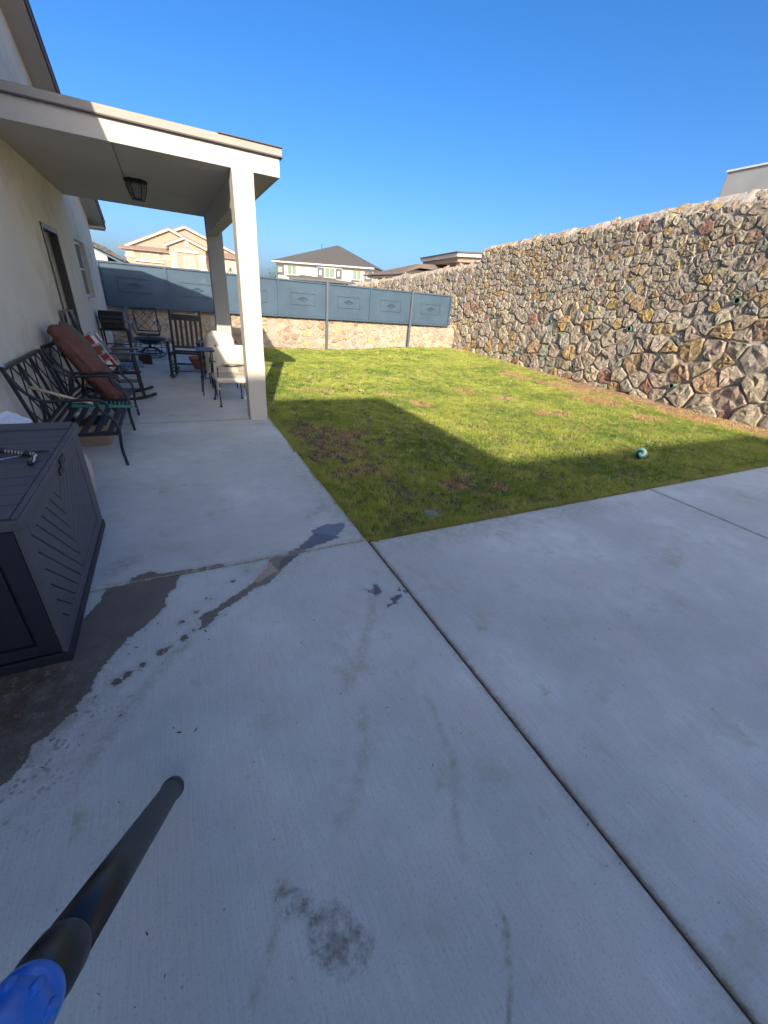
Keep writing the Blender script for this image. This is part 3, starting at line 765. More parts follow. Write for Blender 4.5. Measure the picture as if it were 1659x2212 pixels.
# ================================================================= GRASS
def tuft(name, n, hmin, hmax, wd, spread, mt, seed, lean=.5):
    r_ = random.Random(seed); vs = []; fs = []
    for k in range(n):
        a = r_.uniform(0, 2 * math.pi); d = spread * math.sqrt(r_.random()); x, y = d * math.cos(a), d * math.sin(a)
        h = r_.uniform(hmin, hmax); b = r_.uniform(0, 2 * math.pi); l = h * r_.uniform(.1, lean) + .002
        lx, ly = math.cos(b) * l, math.sin(b) * l; c = r_.uniform(0, math.pi); wx, wy = math.cos(c) * wd / 2, math.sin(c) * wd / 2
        o = len(vs)
        vs += [(x - wx, y - wy, -.005), (x + wx, y + wy, -.005), (x + lx * .35 + wx * .8, y + ly * .35 + wy * .8, h * .6), (x + lx * .35 - wx * .8, y + ly * .35 - wy * .8, h * .6), (x + lx, y + ly, h)]
        fs += [(o, o + 1, o + 2, o + 3), (o + 3, o + 2, o + 4)]
    me = bpy.data.meshes.new(name); me.from_pydata(vs, [], fs); me.update(); me.materials.append(M[mt])
    return bpy.data.objects.new(name, me)
def grass_mat(name, a, b, c, thr):
    mt, nt, bs = nmat(name); v = pos(nt)
    oi = N(nt, 'ShaderNodeObjectInfo')
    cc = mix(nt, ramp(nt, noise(nt, v, .9, 4, .6), .35, .65), a, b)
    cc = mix(nt, ramp(nt, oi.outputs['Random'], thr, 1, 0, .9), cc, c)
    cc = mix(nt, ramp(nt, noise(nt, v, 4.5, 4, .65), .5, .72, 0, .6), cc, c)
    nt.links.new(cc, bs.inputs['Base Color']); bs.inputs['Roughness'].default_value = .6
    tr = N(nt, 'ShaderNodeBsdfTranslucent'); nt.links.new(cc, tr.inputs[0])
    ms = N(nt, 'ShaderNodeMixShader'); ms.inputs[0].default_value = .30
    out = nt.nodes['Material Output']
    nt.links.new(bs.outputs[0], ms.inputs[1]); nt.links.new(tr.outputs[0], ms.inputs[2]); nt.links.new(ms.outputs[0], out.inputs[0])
    return mt
M['grass'] = grass_mat('lawn grass', (.13, .235, .026), (.38, .435, .065), (.60, .56, .19), .78)
M['grassdry'] = grass_mat('dry straw grass', (.50, .34, .14), (.60, .45, .22), (.36, .22, .10), .5)
BARE = [(1.55, 4.3, .42, .95), (1.50, 3.45, .33, .28), (1.30, 5.0, .2, .4), (1.75, 2.38, .12, .10)]
DRY = [(5.6, 7.1, .55, .22), (3.8, 6.1, .3, .25), (3.6, 7.0, .3, .2), (6.0, 6.3, .35, .2), (8.4, 5.9, .7, .7), (6.0, 5.1, .5, .25), (1.9, 4.6, .35, .3), (2.3, 2.85, .25, .18), (2.7, 2.68, .2, .12), (8.0, 4.5, .5, .35), (9.2, 4.4, .6, .8), (2.3, 7.3, .5, .2), (8.9, 7.4, .5, 1.2), (8.6, 8.8, .4, .8)]
def nz(x, y, s, k=0): return mnoise.noise(Vector((x * s, y * s, k)))
gp = {'g_near': [], 'g_mid': [], 'g_far': [], 'd_near': [], 'd_far': []}
rg = random.Random(21)
def xb(y):
    b = 9.85 if y > 8.4 else 9.85 - .62 * float(sstep((8.4 - y) / 1.2)) 
    if y > 12.8: b -= (y - 12.8) * .35
    return b + .10 * nz(0, y, 2.5)
def ell(L, x, y): return max((1 - math.hypot((x - a) / c, (y - b) / d) for a, b, c, d in L), default=0)
CELLS = []
def scatter(y0, y1, dens, key):
    n = int((10 - 1.07) * (y1 - y0) * dens)
    for _ in range(n):
        x = rg.uniform(1.075, 10.0); y = rg.uniform(y0, y1)
        if y < 2.19 + .01 * nz(x, 0, 9): continue
        if y > 13.85 - .12 * max(0, nz(x, 3, 1.7)) : continue
        far = math.hypot(x, y)
        bd = xb(y)
        bare = ell(BARE, x, y) + .55 * nz(x, y, 3.2, 4)
        dry = ell(DRY, x, y) + .55 * nz(x, y, 3.5, 7)
        if x > bd:
            if rg.random() > .16: continue
            gp['d_near' if far < 7 else 'd_far'].append((x, y)); continue
        if x > bd - .5 and rg.random() < (x - bd + .5) * 1.1:
            gp['d_near' if far < 7 else 'd_far'].append((x, y)); continue
        if bare > .22 and rg.random() < .8:
            if rg.random() < .55: gp['d_near'].append((x, y))
            continue
        pd = .055 + (.75 if dry > .28 else 0) + (.18 if dry > .1 else 0)
        if bare > -.15: pd += .15
        if rg.random() < pd: gp['d_near' if far < 7 else 'd_far'].append((x, y))
        else: gp[key].append((x, y))
scatter(2.17, 4.0, 860, 'g_near'); scatter(4.0, 7.0, 580, 'g_mid'); scatter(7.0, 13.95, 300, 'g_far')
for _ in range(3600):
    if rg.random() < .7: x = rg.uniform(1.07, 9.9); y = 2.172 + rg.random() ** 2 * .05
    else: x = 1.074 + rg.random() ** 2 * .05; y = rg.uniform(2.18, 7)
    gp['d_near' if rg.random() < .38 else 'g_near'].append((x, y))
TUFTS = {'g_near': [tuft('tuft', 20, .012, .036, .0034, .042, 'grass', i, .9) for i in range(5)],
         'g_mid': [tuft('tuft', 20, .012, .032, .0048, .052, 'grass', 20 + i, .8) for i in range(5)],
         'g_far': [tuft('tuft', 20, .012, .032, .0085, .07, 'grass', 40 + i, .8) for i in range(5)],
         'd_near': [tuft('tuft', 13, .010, .035, .0030, .04, 'grassdry', 60 + i, 1.1) for i in range(4)],
         'd_far': [tuft('tuft', 14, .010, .032, .007, .06, 'grassdry', 80 + i, 1.1) for i in range(4)]}
def instancer(name, pts, tufts, seed, smin=.7, smax=1.35, zoff=0):
    c = bpy.data.collections.new(name + ' kinds')
    for t in tufts: c.objects.link(t)
    me = bpy.data.meshes.new(name); me.from_pydata([(x, y, float(lawn_z(x, y)) + zoff) for x, y in pts], [], [])
    sc_a = np.array([.92 + .45 * nz(x, y, 5, 2) + .35 * nz(x, y, 17, 5) for x, y in pts])
    add_attr(me, 'size', np.clip(sc_a, .35, 1.9))
    o = bpy.data.objects.new(name, me); col.objects.link(o)
    ng = bpy.data.node_groups.new(name, 'GeometryNodeTree')
    ng.interface.new_socket('Geometry', in_out='INPUT', socket_type='NodeSocketGeometry')
    ng.interface.new_socket('Geometry', in_out='OUTPUT', socket_type='NodeSocketGeometry')
    gi = ng.nodes.new('NodeGroupInput'); go = ng.nodes.new('NodeGroupOutput')
    ip = ng.nodes.new('GeometryNodeInstanceOnPoints'); ci = ng.nodes.new('GeometryNodeCollectionInfo')
    ci.inputs['Collection'].default_value = c; ci.inputs['Separate Children'].default_value = True; ci.inputs['Reset Children'].default_value = True
    rv = ng.nodes.new('FunctionNodeRandomValue'); rv.data_type = 'FLOAT_VECTOR'
    rv.inputs[0].default_value = (-.15, -.15, 0); rv.inputs[1].default_value = (.15, .15, 6.283); rv.inputs['Seed'].default_value = seed
    rs = ng.nodes.new('FunctionNodeRandomValue'); rs.data_type = 'FLOAT'
    rs.inputs[2].default_value = smin; rs.inputs[3].default_value = smax; rs.inputs['Seed'].default_value = seed + 1
    na = ng.nodes.new('GeometryNodeInputNamedAttribute'); na.data_type = 'FLOAT'; na.inputs['Name'].default_value = 'size'
    mu = ng.nodes.new('ShaderNodeMath'); mu.operation = 'MULTIPLY'
    L = ng.links.new
    L(gi.outputs[0], ip.inputs['Points']); L(ci.outputs[0], ip.inputs['Instance']); ip.inputs['Pick Instance'].default_value = True
    L(rv.outputs[0], ip.inputs['Rotation']); L(rs.outputs[1], mu.inputs[0]); L(na.outputs[0], mu.inputs[1]); L(mu.outputs[0], ip.inputs['Scale']); L(ip.outputs[0], go.inputs[0])
    md = o.modifiers.new('scatter', 'NODES'); md.node_group = ng
    return o
for k_, (key, pts) in enumerate(gp.items()):
    print(key, len(pts))
    o = instancer('grass' if key[0] == 'g' else 'dry_grass', pts, TUFTS[key], k_ * 5 + 1)
    tag(o, {'g_near': 'short green lawn grass at the near edge by the concrete', 'g_mid': 'short green lawn grass in the middle of the yard', 'g_far': 'short green lawn grass at the far end below the fence', 'd_near': 'dry straw coloured grass in worn patches near the patio', 'd_far': 'dry straw coloured grass along the foot of the rock wall and in far patches'}[key], 'grass', kind='stuff')

# ================================================================= NEIGHBOURING HOUSES
def house_frame(name, p, q, label, cat='house'):
    a = math.atan2(q[1] - p[1], q[0] - p[0])
    return thing(name, (p[0], p[1], -.3), a, label, cat)
class LB(MB):
    """builder in the facade's own frame: x along it, y back from it, z up from camera-level zero"""
    def put(s, name, mt, parent, **k):
        s.v = [(a, b, c + .3) for a, b, c in s.v]
        return s.build(name, mt, parent, world=False, **k)
def window(par, x0, x1, z0, z1, y, split=True, trim='housecream', glassm='glassgreen'):
    f = LB()
    t = .07
    f.box((x0, y - .05, z0), (x0 + t, y + .02, z1)).box((x1 - t, y - .05, z0), (x1, y + .02, z1)).box((x0 + t, y - .05, z0), (x1 - t, y + .02, z0 + t)).box((x0 + t, y - .05, z1 - t), (x1 - t, y + .02, z1))
    if split: f.box(((x0 + x1) / 2 - .03, y - .05, z0 + t), ((x0 + x1) / 2 + .03, y + .02, z1 - t))
    w_ = f.put('window', trim, par)
    LB().box((x0 + t, y - .02, z0 + t), (x1 - t, y - .01, z1 - t)).put('pane', glassm, w_)
# white two-storey house with the dark hip roof
h2 = house_frame('white_hip_roof_house', (13.44, 62.06), (24.37, 53.37), 'white two-storey house with dark hip roof above the middle of the fence')
LB().box((.36, .3, -.3), (13.67, 11.5, 5.45)).put('wall', 'housewhite', h2)
LB().box((6.26, .05, -.3), (9.64, .3, 5.44)).put('bay', 'housewhite', h2)
LB().add([(-.05, -.25, 5.6), (14.0, -.25, 5.6), (14.0, 12, 5.6), (-.05, 12, 5.6), (6.8, 5.9, 8.35), (7.2, 5.9, 8.35)],
         [(0, 1, 5, 4), (1, 2, 5), (2, 3, 4, 5), (3, 0, 4), (3, 2, 1, 0)]).put('roof', 'shingle', h2)
LB().box((0, -.27, 5.42), (13.97, -.2, 5.59)).box((0, -.2, 5.40), (13.97, 11.9, 5.43)).put('fascia', 'housewhite', h2)
LB().box((5.1, 4.5, 7.6), (5.2, 4.6, 8.25)).put('vent_pipe', 'charcoaltrim', h2)
for x0, x1, y in ((1.94, 3.25, .27), (7.27, 8.65, .02), (10.98, 12.16, .27)):
    window(h2, x0, x1, 4.1, 5.25, y)
    LB().box((x0 - .15, y - .06, 3.92), (x1 + .15, y + .03, 4.07)).put('window_sill', 'charcoaltrim', h2)
for x0, x1, y in ((.40, 1.45, .27), (6.30, 7.15, .02), (8.8, 9.6, .02), (12.6, 13.6, .27)):
    pn = LB().box((x0, y - .05, 4.05), (x1, y + .02, 5.2)).put('accent_panel', 'charcoaltrim', h2)
    for k in range(3):
        LB().box((x0 + .22, y - .08, 4.35 + .2 * k), (x1 - .22 - .05 * (k % 2), y - .052, 4.52 + .2 * k)).put('stone', 'housestone', pn)
LB().box((3.6, -3.0, 3.5), (11.93, .0, 3.72)).put('porch_fascia', 'charcoaltrim', h2)
LB().prism([(3.6, 3.72), (11.95, 3.72), (6.3, 4.02), (5.4, 4.07)], -3.0, 0, 'y').put('porch_roof', 'shingle', h2)
# taupe gabled house
h1 = house_frame('taupe_gable_house', (-4.29, 67.61), (1.32, 65.77), 'taupe two-storey house with three cream trimmed gables above the left of the fence')
LB().box((.5, .3, -.3), (7.0, 9, 5.25)).put('wall', 'housetaupe', h1)
LB().prism([(.76, 5.2), (11.0, 5.2), (11, 5.68), (6.0, 7.78), (.9, 5.6)], .9, 9, 'y').put('gable_wall', 'housetaupe', h1)
LB().prism([(3, 5.2), (13.4, 5.2), (13.4, 6.0), (7.6, 8.28), (3, 6.4)], 2.0, 12, 'y').put('gable_wall', 'housetaupe', h1)
LB().prism([(5.9, -.3), (10.25, -.3), (10.25, 6.05), (7.95, 6.95), (5.9, 6.1)], -.1, 3, 'y').put('gable_wall', 'housetaupe', h1)
LB().box((10.25, 1.2, -.3), (14.2, 9, 5.3)).put('wall', 'housecream', h1)
def shed(x0, x1, y0, y1, z0, z1, nm='lower_roof'):
    LB().add([(x0, y0, z0), (x1, y0, z0), (x1, y1, z1), (x0, y1, z1), (x0, y0, z0 - .12), (x1, y0, z0 - .12), (x1, y1, z0 - .12), (x0, y1, z0 - .12)],
             [(0, 1, 2, 3), (4, 7, 6, 5), (0, 4, 5, 1), (1, 5, 6, 2), (2, 6, 7, 3), (3, 7, 4, 0)]).put(nm, 'mauve', h1)
shed(-.05, 5.85, -.2, .95, 5.3, 5.75); shed(10.3, 14.6, .7, 2.1, 5.4, 6.0)
def rake(pts, y, d):
    a = LB()
    for p, q in zip(pts[:-1], pts[1:]): a.bar((p[0], y - .12, p[1] - .02), (q[0], y - .12, q[1] - .02), .5, .26, (0, 0, 1))
    a.put('rake_trim', 'housecream', h1)
    b = LB()
    for p, q in zip(pts[:-1], pts[1:]): b.bar((p[0], y + d / 2 - .42, p[1] + .13), (q[0], y + d / 2 - .42, q[1] + .13), d, .07, (0, 0, 1))
    b.put('roof', 'mauve', h1)
rake([(.5, 5.58), (6.0, 7.83), (8.1, 6.95)], .9, 8); rake([(5.6, 7.6), (7.6, 8.36), (14.0, 5.9)], 2.0, 8); rake([(5.45, 5.98), (7.95, 7.0), (10.55, 5.98)], -.1, 3)
window(h1, 2.37, 4.47, 4.32, 4.95, .27, False); window(h1, 7.49, 8.83, 3.7, 5.0, -.13); window(h1, 12.3, 13.5, 3.75, 5.1, 1.17)
for a_, b_ in (((1.55, .1, 4.0), (5.05, .29, 4.17)), ((6.66, -.25, 5.42), (9.47, -.11, 5.68)), ((7.95, -.2, 6.05), (8.2 + .15, -.11, 6.8)), ((.42, .2, 4.4), (1.7, .31, 4.57)), ((4.8, .2, 4.4), (5.95, .31, 4.57)), ((5.87, -.2, 5.1), (6.8, -.11, 5.3)), ((9.3, -.2, 5.1), (10.3, -.11, 5.3)), ((5.87, -.2, 3.6), (6.8, -.11, 3.85)), ((9.3, -.2, 3.6), (10.3, -.11, 3.85))):
    LB().box(a_, b_).put('trim_band', 'housecream', h1)
for x0, x1, z0, z1, y in ((.52, 1.62, 4.6, 5.2, .24), (5.0, 5.85, 4.6, 5.2, .24), (5.95, 6.75, 3.87, 5.08, -.16), (9.35, 10.22, 3.87, 5.08, -.16)):
    bed = LB().box((x0, y, z0), (x1, y + .05, z1)).put('stone_veneer', 'veneerbed', h1)
    z = z0 + .03; r_ = random.Random(int(x0 * 10))
    while z < z1 - .1:
        x = x0 + .02 + r_.uniform(0, .1)
        while x < x1 - .1:
            l = min(r_.uniform(.25, .5), x1 - x - .02); LB().box((x, y - .05, z), (x + l - .04, y - .002, z + .15)).put('stone', 'housestone', bed); x += l
        z += .19
# grey stucco outbuilding right by the taupe house
gb = thing('grey_roof_neighbour', (-2, 20, -.3), 0, 'pale grey neighbour house with grey roof just beyond the fence by the patio wall', 'house')
MB().prism([(-8, -.3), (-1.72, -.3), (-1.72, 2.3), (-2.6, 2.72), (-8, 2.72)], 20.1, 24, 'y').build('wall', 'greystucco', gb)
MB().box((-1.72, 20.2, -.3), (-1.25, 24, 2.1)).build('side_wall', 'greystucco', gb)
MB().prism([(-2.7, 2.80), (-1.14, 2.16), (-1.14, 2.24), (-1.70, 2.58), (-2.7, 2.88)], 19.9, 25, 'y').build('roof', 'shingle', gb)
# buildings beyond the retaining wall
h3 = thing('tan_patio_house', (18.6, 27, 2.3), 0, 'tan neighbour house with flat roofed patio beyond the rock wall', 'house')
A_, B_, C_ = Vector((19.37, 33.56, 0)), Vector((18.58, 27.11, 0)), Vector((22.0, 23.7, 0))
def slabpoly(z0, z1, off=0):
    D_ = Vector((26, 33, 0))
    c0 = (A_ + B_ + C_ + D_) / 4
    return MB().prism([tuple((p + (c0 - p).normalized() * off)[:2]) for p in (A_, B_, C_, D_)], z0, z1, 'z')
slabpoly(4.92, 5.14, .1).build('patio_roof', 'trimcream', h3)
slabpoly(5.142, 5.22).build('roof_edge', 'charcoaltrim', h3)
slabpoly(4.62, 4.918, .35).build('beam', 'housetaupe', h3)
for t in (.04, .40, .72, .95):
    p = A_.lerp(B_, t) + Vector((.4, 0, 0)); MB().box((p.x, p.y - .25, 2.3), (p.x + .4, p.y + .25, 4.62)).build('column', 'housetaupe', h3)
p = B_.lerp(C_, .55); MB().box((p.x + .2, p.y, 2.3), (p.x + .6, p.y + .4, 4.62)).build('column', 'housetaupe', h3)
MB().box((21.5, 29, 2.3), (30, 40, 4.9)).build('wall', 'housetaupe', h3)
MB().box((21.44, 30, 3.0), (21.49, 31.6, 4.3)).build('window', 'glassdark', h3)
h4 = thing('brown_roof_house', (16, 32, 2.3), 0, 'low brown roofed house peeking over the far end of the rock wall', 'house')
MB().prism([(16.2, 3.62), (17.35, 4.12), (24, 4.12), (24, 3.4), (16.2, 3.54)], 31.0, 37, 'y').build('eave', 'trimcream', h4)
MB().add([(16.0, 30.8, 3.66), (17.4, 30.0, 4.18), (25, 30.0, 4.2), (25, 38, 3.7), (16.0, 38, 3.7), (17.6, 30.6, 4.5), (25, 31.5, 5.0)], [(0, 1, 5), (1, 2, 6, 5), (0, 5, 6, 3, 4)]).build('roof', 'shinglebrown', h4)
MB().box((16.6, 31.2, 2.3), (24, 36, 3.6)).build('wall', 'housetaupe', h4)
h5 = thing('grey_stucco_building', (14, 8.3, 2.3), 0, 'plain grey stucco building top rising behind the rock wall at right', 'building')
MB().box((14, -4, 2.3), (20, 8.28, 5.38)).build('wall', 'greystucco', h5, bev=.01)
MB().box((13.97, -4.03, 5.38), (20.03, 8.31, 5.42)).build('coping', 'whiteplastic', h5)
# small tree
def tree(loc, h, rad, label, seed, nleaf=700, leaf=.05):
    r_ = random.Random(seed); t = thing('young_tree', loc, 0, label, 'tree')
    tr = MB(); L = Vector(loc)
    tr.tube([L, L + Vector((.03, 0, h * .5)), L + Vector((0, .02, h * .95))], [.05, .035, .01], 7)
    tips = []
    for k in range(9):
        a = r_.uniform(0, 6.28); z = h * r_.uniform(.5, .85); q = L + Vector((math.cos(a) * rad * .7, math.sin(a) * rad * .7, z + r_.uniform(.1, .4)))
        tr.tube([L + Vector((0, 0, z * .9)), (L + Vector((0, 0, z)) + q) / 2 + Vector((0, 0, .05)), q], [.02, .012, .005], 5); tips.append(q)
    tr.build('trunk', 'bark', t, smooth=True)
    lf = MB()
    for k in range(nleaf):
        c = r_.choice(tips) + Vector((r_.gauss(0, .13), r_.gauss(0, .13), r_.gauss(0, .13)))
        d = Vector((r_.uniform(-1, 1), r_.uniform(-1, 1), r_.uniform(-1, 1))).normalized(); e = d.cross(Vector((0, 0, 1))).normalized() * leaf * .35; d = d * leaf
        lf.add([c - d * .5, c + e, c + d * .5, c - e], [(0, 1, 2, 3)])
    o = lf.build('crown', 'leaf', t); o['kind'] = 'stuff'
tree((4.05, 18, -.3), 2.75, .38, 'small green tree top showing above the fence near the white house', 5)

# ================================================================= STORAGE BOX
sb = thing('deck_storage_box', (-.9, 2.3, 0), 0, 'charcoal resin deck storage box with chevron grooved front at the left', 'storage box')
X1, XB, YN, YF = -.60, -1.19, 1.68, 2.93
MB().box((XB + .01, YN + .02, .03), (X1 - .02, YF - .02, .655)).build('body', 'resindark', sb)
fp = MB()
fp.box((X1 - .02, YN, .02), (X1, 1.765, .665)).box((X1 - .02, 2.80, .02), (X1, YF, .665)).box((X1 - .02, 1.765, .60), (X1, 2.80, .665)).box((X1 - .02, 1.765, .02), (X1 - .001, 2.80, .115))
fp.build('front_frame', 'resin', sb, bev=.004)
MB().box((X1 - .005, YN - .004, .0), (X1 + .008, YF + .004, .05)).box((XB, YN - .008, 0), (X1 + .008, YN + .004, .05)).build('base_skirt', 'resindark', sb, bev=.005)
# chevron boards, clipped to the panel
rect = [(1.77, .12), (2.795, .12), (2.795, .598), (1.77, .598)]
for sgn in (-1, 1):
    for k in range(-12, 14):
        half = clip(rect, -sgn, 0, -sgn * 2.25 - .003)
        # boards run down towards the middle of the face
        nx, ny = sgn * -.7071 * -1, .7071
        nx = -sgn * .7071
        c0 = nx * 2.25 + ny * .12 + k * .0575
        p = clip(half, nx, ny, c0 + .0575 - .006); p = clip(p, -nx, -ny, -c0)
        if len(p) < 3: continue
        ar = abs(sum(p[i][0] * p[(i + 1) % len(p)][1] - p[(i + 1) % len(p)][0] * p[i][1] for i in range(len(p)))) / 2
        if ar < 2e-4: continue
        MB().prism(p, X1 - .018, X1 - .003 if sgn < 0 else X1 - .004, 'x').build('board', 'resin', sb)
# near end, inset panel
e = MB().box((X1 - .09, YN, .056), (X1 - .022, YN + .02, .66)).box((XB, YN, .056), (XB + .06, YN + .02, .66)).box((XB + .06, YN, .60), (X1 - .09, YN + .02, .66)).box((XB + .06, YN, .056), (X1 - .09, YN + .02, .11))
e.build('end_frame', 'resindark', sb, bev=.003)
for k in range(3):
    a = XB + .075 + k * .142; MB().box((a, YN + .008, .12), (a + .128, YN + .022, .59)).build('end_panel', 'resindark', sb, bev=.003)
MB().box((X1 - .001, 2.33, .615), (X1 + .006, 2.42, .645)).build('hasp', 'resindark', sb)
# lid
lid = MB().box((XB, YN - .015, .668), (X1 + .012, YF + .01, .712)).build('lid', 'resin', sb, bev=.008)
ey = [YN - .005, 1.79, 1.885, 1.98, 2.075, 2.17, 2.265, 2.36, 2.46, 2.56, 2.66, 2.79, YF]
for a, b in zip(ey[:-1], ey[1:]):
    MB().box((XB + .03, a + .0035, .713), (X1 - .012, b - .0035, .722 + (.008 if b == YF else 0))).build('lid_board', 'resin', lid, bev=.002)
MB().box((X1 - .008, YN - .01, .713), (X1 + .008, YF, .724)).build('lid_rim', 'resin', lid, bev=.003)
MB().box((X1 + .013, 2.33, .66), (X1 + .02, 2.43, .70)).build('latch', 'resindark', lid)

# rope lead with clip on the lid
rp_ = thing('braided_rope_lead', (-.75, 2.35, .73), 0, 'black and white braided rope with knots and clip lying on the box lid', 'rope')
z = .735
def M2(name, c1, c2, sc):
    mt, nt, b = nmat(name); v = pos(nt); wv = N(nt, 'ShaderNodeTexWave'); wv.inputs['Scale'].default_value = sc; wv.inputs['Distortion'].default_value = 2
    nt.links.new(v, wv.inputs['Vector']); nt.links.new(mix(nt, ramp(nt, wv.outputs['Fac'], .4, .6), c1, c2), b.inputs['Base Color']); b.inputs['Roughness'].default_value = .8
    M[name] = mt
M2('rope', (.02, .02, .025), (.55, .56, .58), 22)
MB().tube(spline([(-1.02, 2.47, z), (-.90, 2.44, z + .004), (-.80, 2.41, z), (-.74, 2.37, z), (-.70, 2.34, z)], 6), .007, 8).build('rope', 'rope', rp_, smooth=True)
MB().tube(spline([(-.69, 2.33, z + .004), (-.665, 2.31, z + .008), (-.655, 2.27, z + .006), (-.66, 2.22, z)], 6), .009, 8).build('rope', 'rope', rp_, smooth=True)
MB().lathe([(.004, -.01), (.016, -.004), (.018, .006), (.012, .016), (.003, .02)], (-.695, 2.335, z), 10).lathe([(.004, -.01), (.015, -.004), (.016, .006), (.01, .014), (.003, .018)], (-.81, 2.415, z), 10).lathe([(.004, -.01), (.012, -.004), (.013, .006), (.008, .012), (.003, .014)], (-.66, 2.205, z), 8).build('knot', 'blackmetal', rp_, smooth=True)
MB().tube([(-.655 + .028 * math.cos(a) * 1.3, 2.355 + .010 * math.sin(a), z + .003) for a in [i * math.pi / 8 for i in range(17)]], .0035, 6).build('clip', 'blackmetal', rp_, smooth=True)
MB().tube([(-.70, 2.33, z), (-.86, 2.25, z - .002), (-1.0, 2.19, z - .002)], .0035, 6).build('steel_rod', 'chrome', rp_, smooth=True)

# paper and card behind the box
pp = thing('crumpled_paper_pile', (-1.05, 3.2, .6), 0, 'crumpled white paper over a small cardboard carton behind the storage box', 'paper')
MB().box((-1.19, 3.12, 0), (-.94, 3.42, .60)).build('carton', 'cardboard', pp)
mb = MB(); n = 12
for i in range(n):
    for j in range(n):
        u, v = i / (n - 1), j / (n - 1); x = -1.2 + .27 * u; y = 3.06 + .36 * v
        mb.v.append((x + .01 * rnd.uniform(-1, 1), y + .01 * rnd.uniform(-1, 1), .615 + .07 * math.sin(u * 3.1) * (.4 + .6 * v) * rnd.uniform(.7, 1.2)))
for i in range(n - 1):
    for j in range(n - 1): mb.f.append((i * n + j, i * n + j + 1, (i + 1) * n + j + 1, (i + 1) * n + j))
o = mb.build('paper', 'white', pp)
# ceramic pot behind the box
pot = thing('beige_pot', (-.73, 3.42, 0), 0, 'rounded beige ceramic pot standing behind the storage box', 'pot')
MB().lathe([(.06, 0), (.09, .06), (.10, .17), (.098, .28), (.08, .35), (.06, .38), (.07, .40), (.07, .415), (.055, .415), (.05, .38)], (-.775, 3.42, 0), 28).build('vessel', 'beigestone', pot, smooth=True)

# ================================================================= METAL BENCH
def metal_seat(name, label, y0, y1, loc, rz, npan, group=None, cat='bench'):
    """outdoor seat in its own frame: faces +x, spans y0..y1, back at x=-1.17"""
    t = thing(name, loc, rz, label, cat, group)
    lx, ly = loc[0], loc[1]
    def L(p): return (p[0] - lx, p[1] - ly, p[2] - loc[2])
    def put(mb, nm, mt='blackmetal', **k):
        mb.v = [L(v) for v in mb.v]; return mb.build(nm, mt, t, world=False, **k)
    xb_, xt = -1.08, -1.19; zs, zt = .30, .84
    for y in (y0, y1):
        put(MB().tube(spline([(-1.19, y, .84), (-1.13, y, .70), (-1.02, y, .60), (-.87, y, .595), (-.68, y, .60), (-.60, y, .58), (-.575, y, .54)], 5), .0135, 8), 'armrest', smooth=True)
        put(MB().tube(spline([(-.66, y, .60), (-.645, y, .53), (-.60, y, .47), (-.555, y, .42), (-.535, y, .32), (-.545, y, .16), (-.53, y, 0)], 5), .0135, 8), 'leg', smooth=True)
        put(MB().tube(spline([(-1.0, y, .60), (-1.03, y, .45), (-1.07, y, .30), (-1.09, y, .15), (-1.14, y, 0)], 5), .0125, 8), 'leg', smooth=True)
        put(MB().bar((-1.08, y, .305), (-.55, y, .305), .022, .03), 'seat_rail')
    fr_ = MB().bar((-.553, y0, .305), (-.553, y1, .305), .03, .022).bar((-1.075, y0, .30), (-1.075, y1, .30), .022, .022)
    fr_.bar((xt, y0, zt), (xt, y1, zt), .028, .026).bar((xb_, y0, .36), (xb_, y1, .36), .022, .022)
    put(fr_, 'seat_frame')
    ns = 5
    for k in range(ns):
        x = -1.0 + k * .098
        put(MB().tube([(x, y0, .318), (x, y0 + .06, .312), (x, (y0 + y1) / 2, .300), (x, y1 - .06, .312), (x, y1, .318)], .028, 8, flat=.12), 'slat', smooth=False)
    w_ = (y1 - y0) / npan
    def bp(y, z): 
        k = (z - .36) / (zt - .36); return (xb_ + (xt - xb_) * k, y, z)
    st = MB()
    for k in range(npan + 1):
        y = y0 + k * w_; st.bar(bp(y, .36), bp(y, zt), .02, .024, (1, 0, 0))
    put(st, 'back_post')
    for k in range(npan):
        a = y0 + k * w_; lt_ = MB(); c, s_ = a + w_ / 2, w_
        def ln(u0, v0, u1, v1):
            lt_.bar(bp(a + u0 * w_, .36 + v0 * (zt - .36)), bp(a + u1 * w_, .36 + v1 * (zt - .36)), .009, .010, (1, 0, 0))
        ln(0, 0, 1, 1); ln(0, 1, 1, 0); ln(.5, 1, 1, .62); ln(0, .38, .5, 0); ln(0, .62, .5, 1); ln(.5, 0, 1, .38)
        put(lt_, 'lattice')
    return t
metal_seat('metal_bench', 'charcoal metal patio bench with lattice back and no cushions behind the storage box', 4.09, 5.22, (-.85, 4.65, 0), 0, 3)
metal_seat('metal_armchair', 'charcoal metal armchair holding the rust brown cushion beside the bench', 5.42, 5.92, (-.95, 5.67, 0), R(-4), 1, cat='chair')

# rake on the bench
rk = thing('garden_rake', (-.8, 4.35, .5), 0, 'teal headed garden rake with pale wooden handle lying across the bench', 'rake')
MB().tube([(-1.14, 4.35, .66), (-.72, 4.36, .505)], .013, 9).build('handle', 'wood', rk, smooth=True)
rk_h = MB().bar((-.88, 4.36, .49), (-.42, 4.36, .475), .05, .012)
for k in range(15):
    x = -.875 + k * .032; rk_h.bar((x, 4.37, .49 - .0326 * k * .03), (x + .004, 4.385, .53 - .0326 * k * .03), .007, .006)
rk_h.tube(spline([(-.42, 4.36, .475), (-.40, 4.355, .47), (-.385, 4.34, .455)], 3), .005, 5)
rk_h.build('rake_head', 'teal', rk)

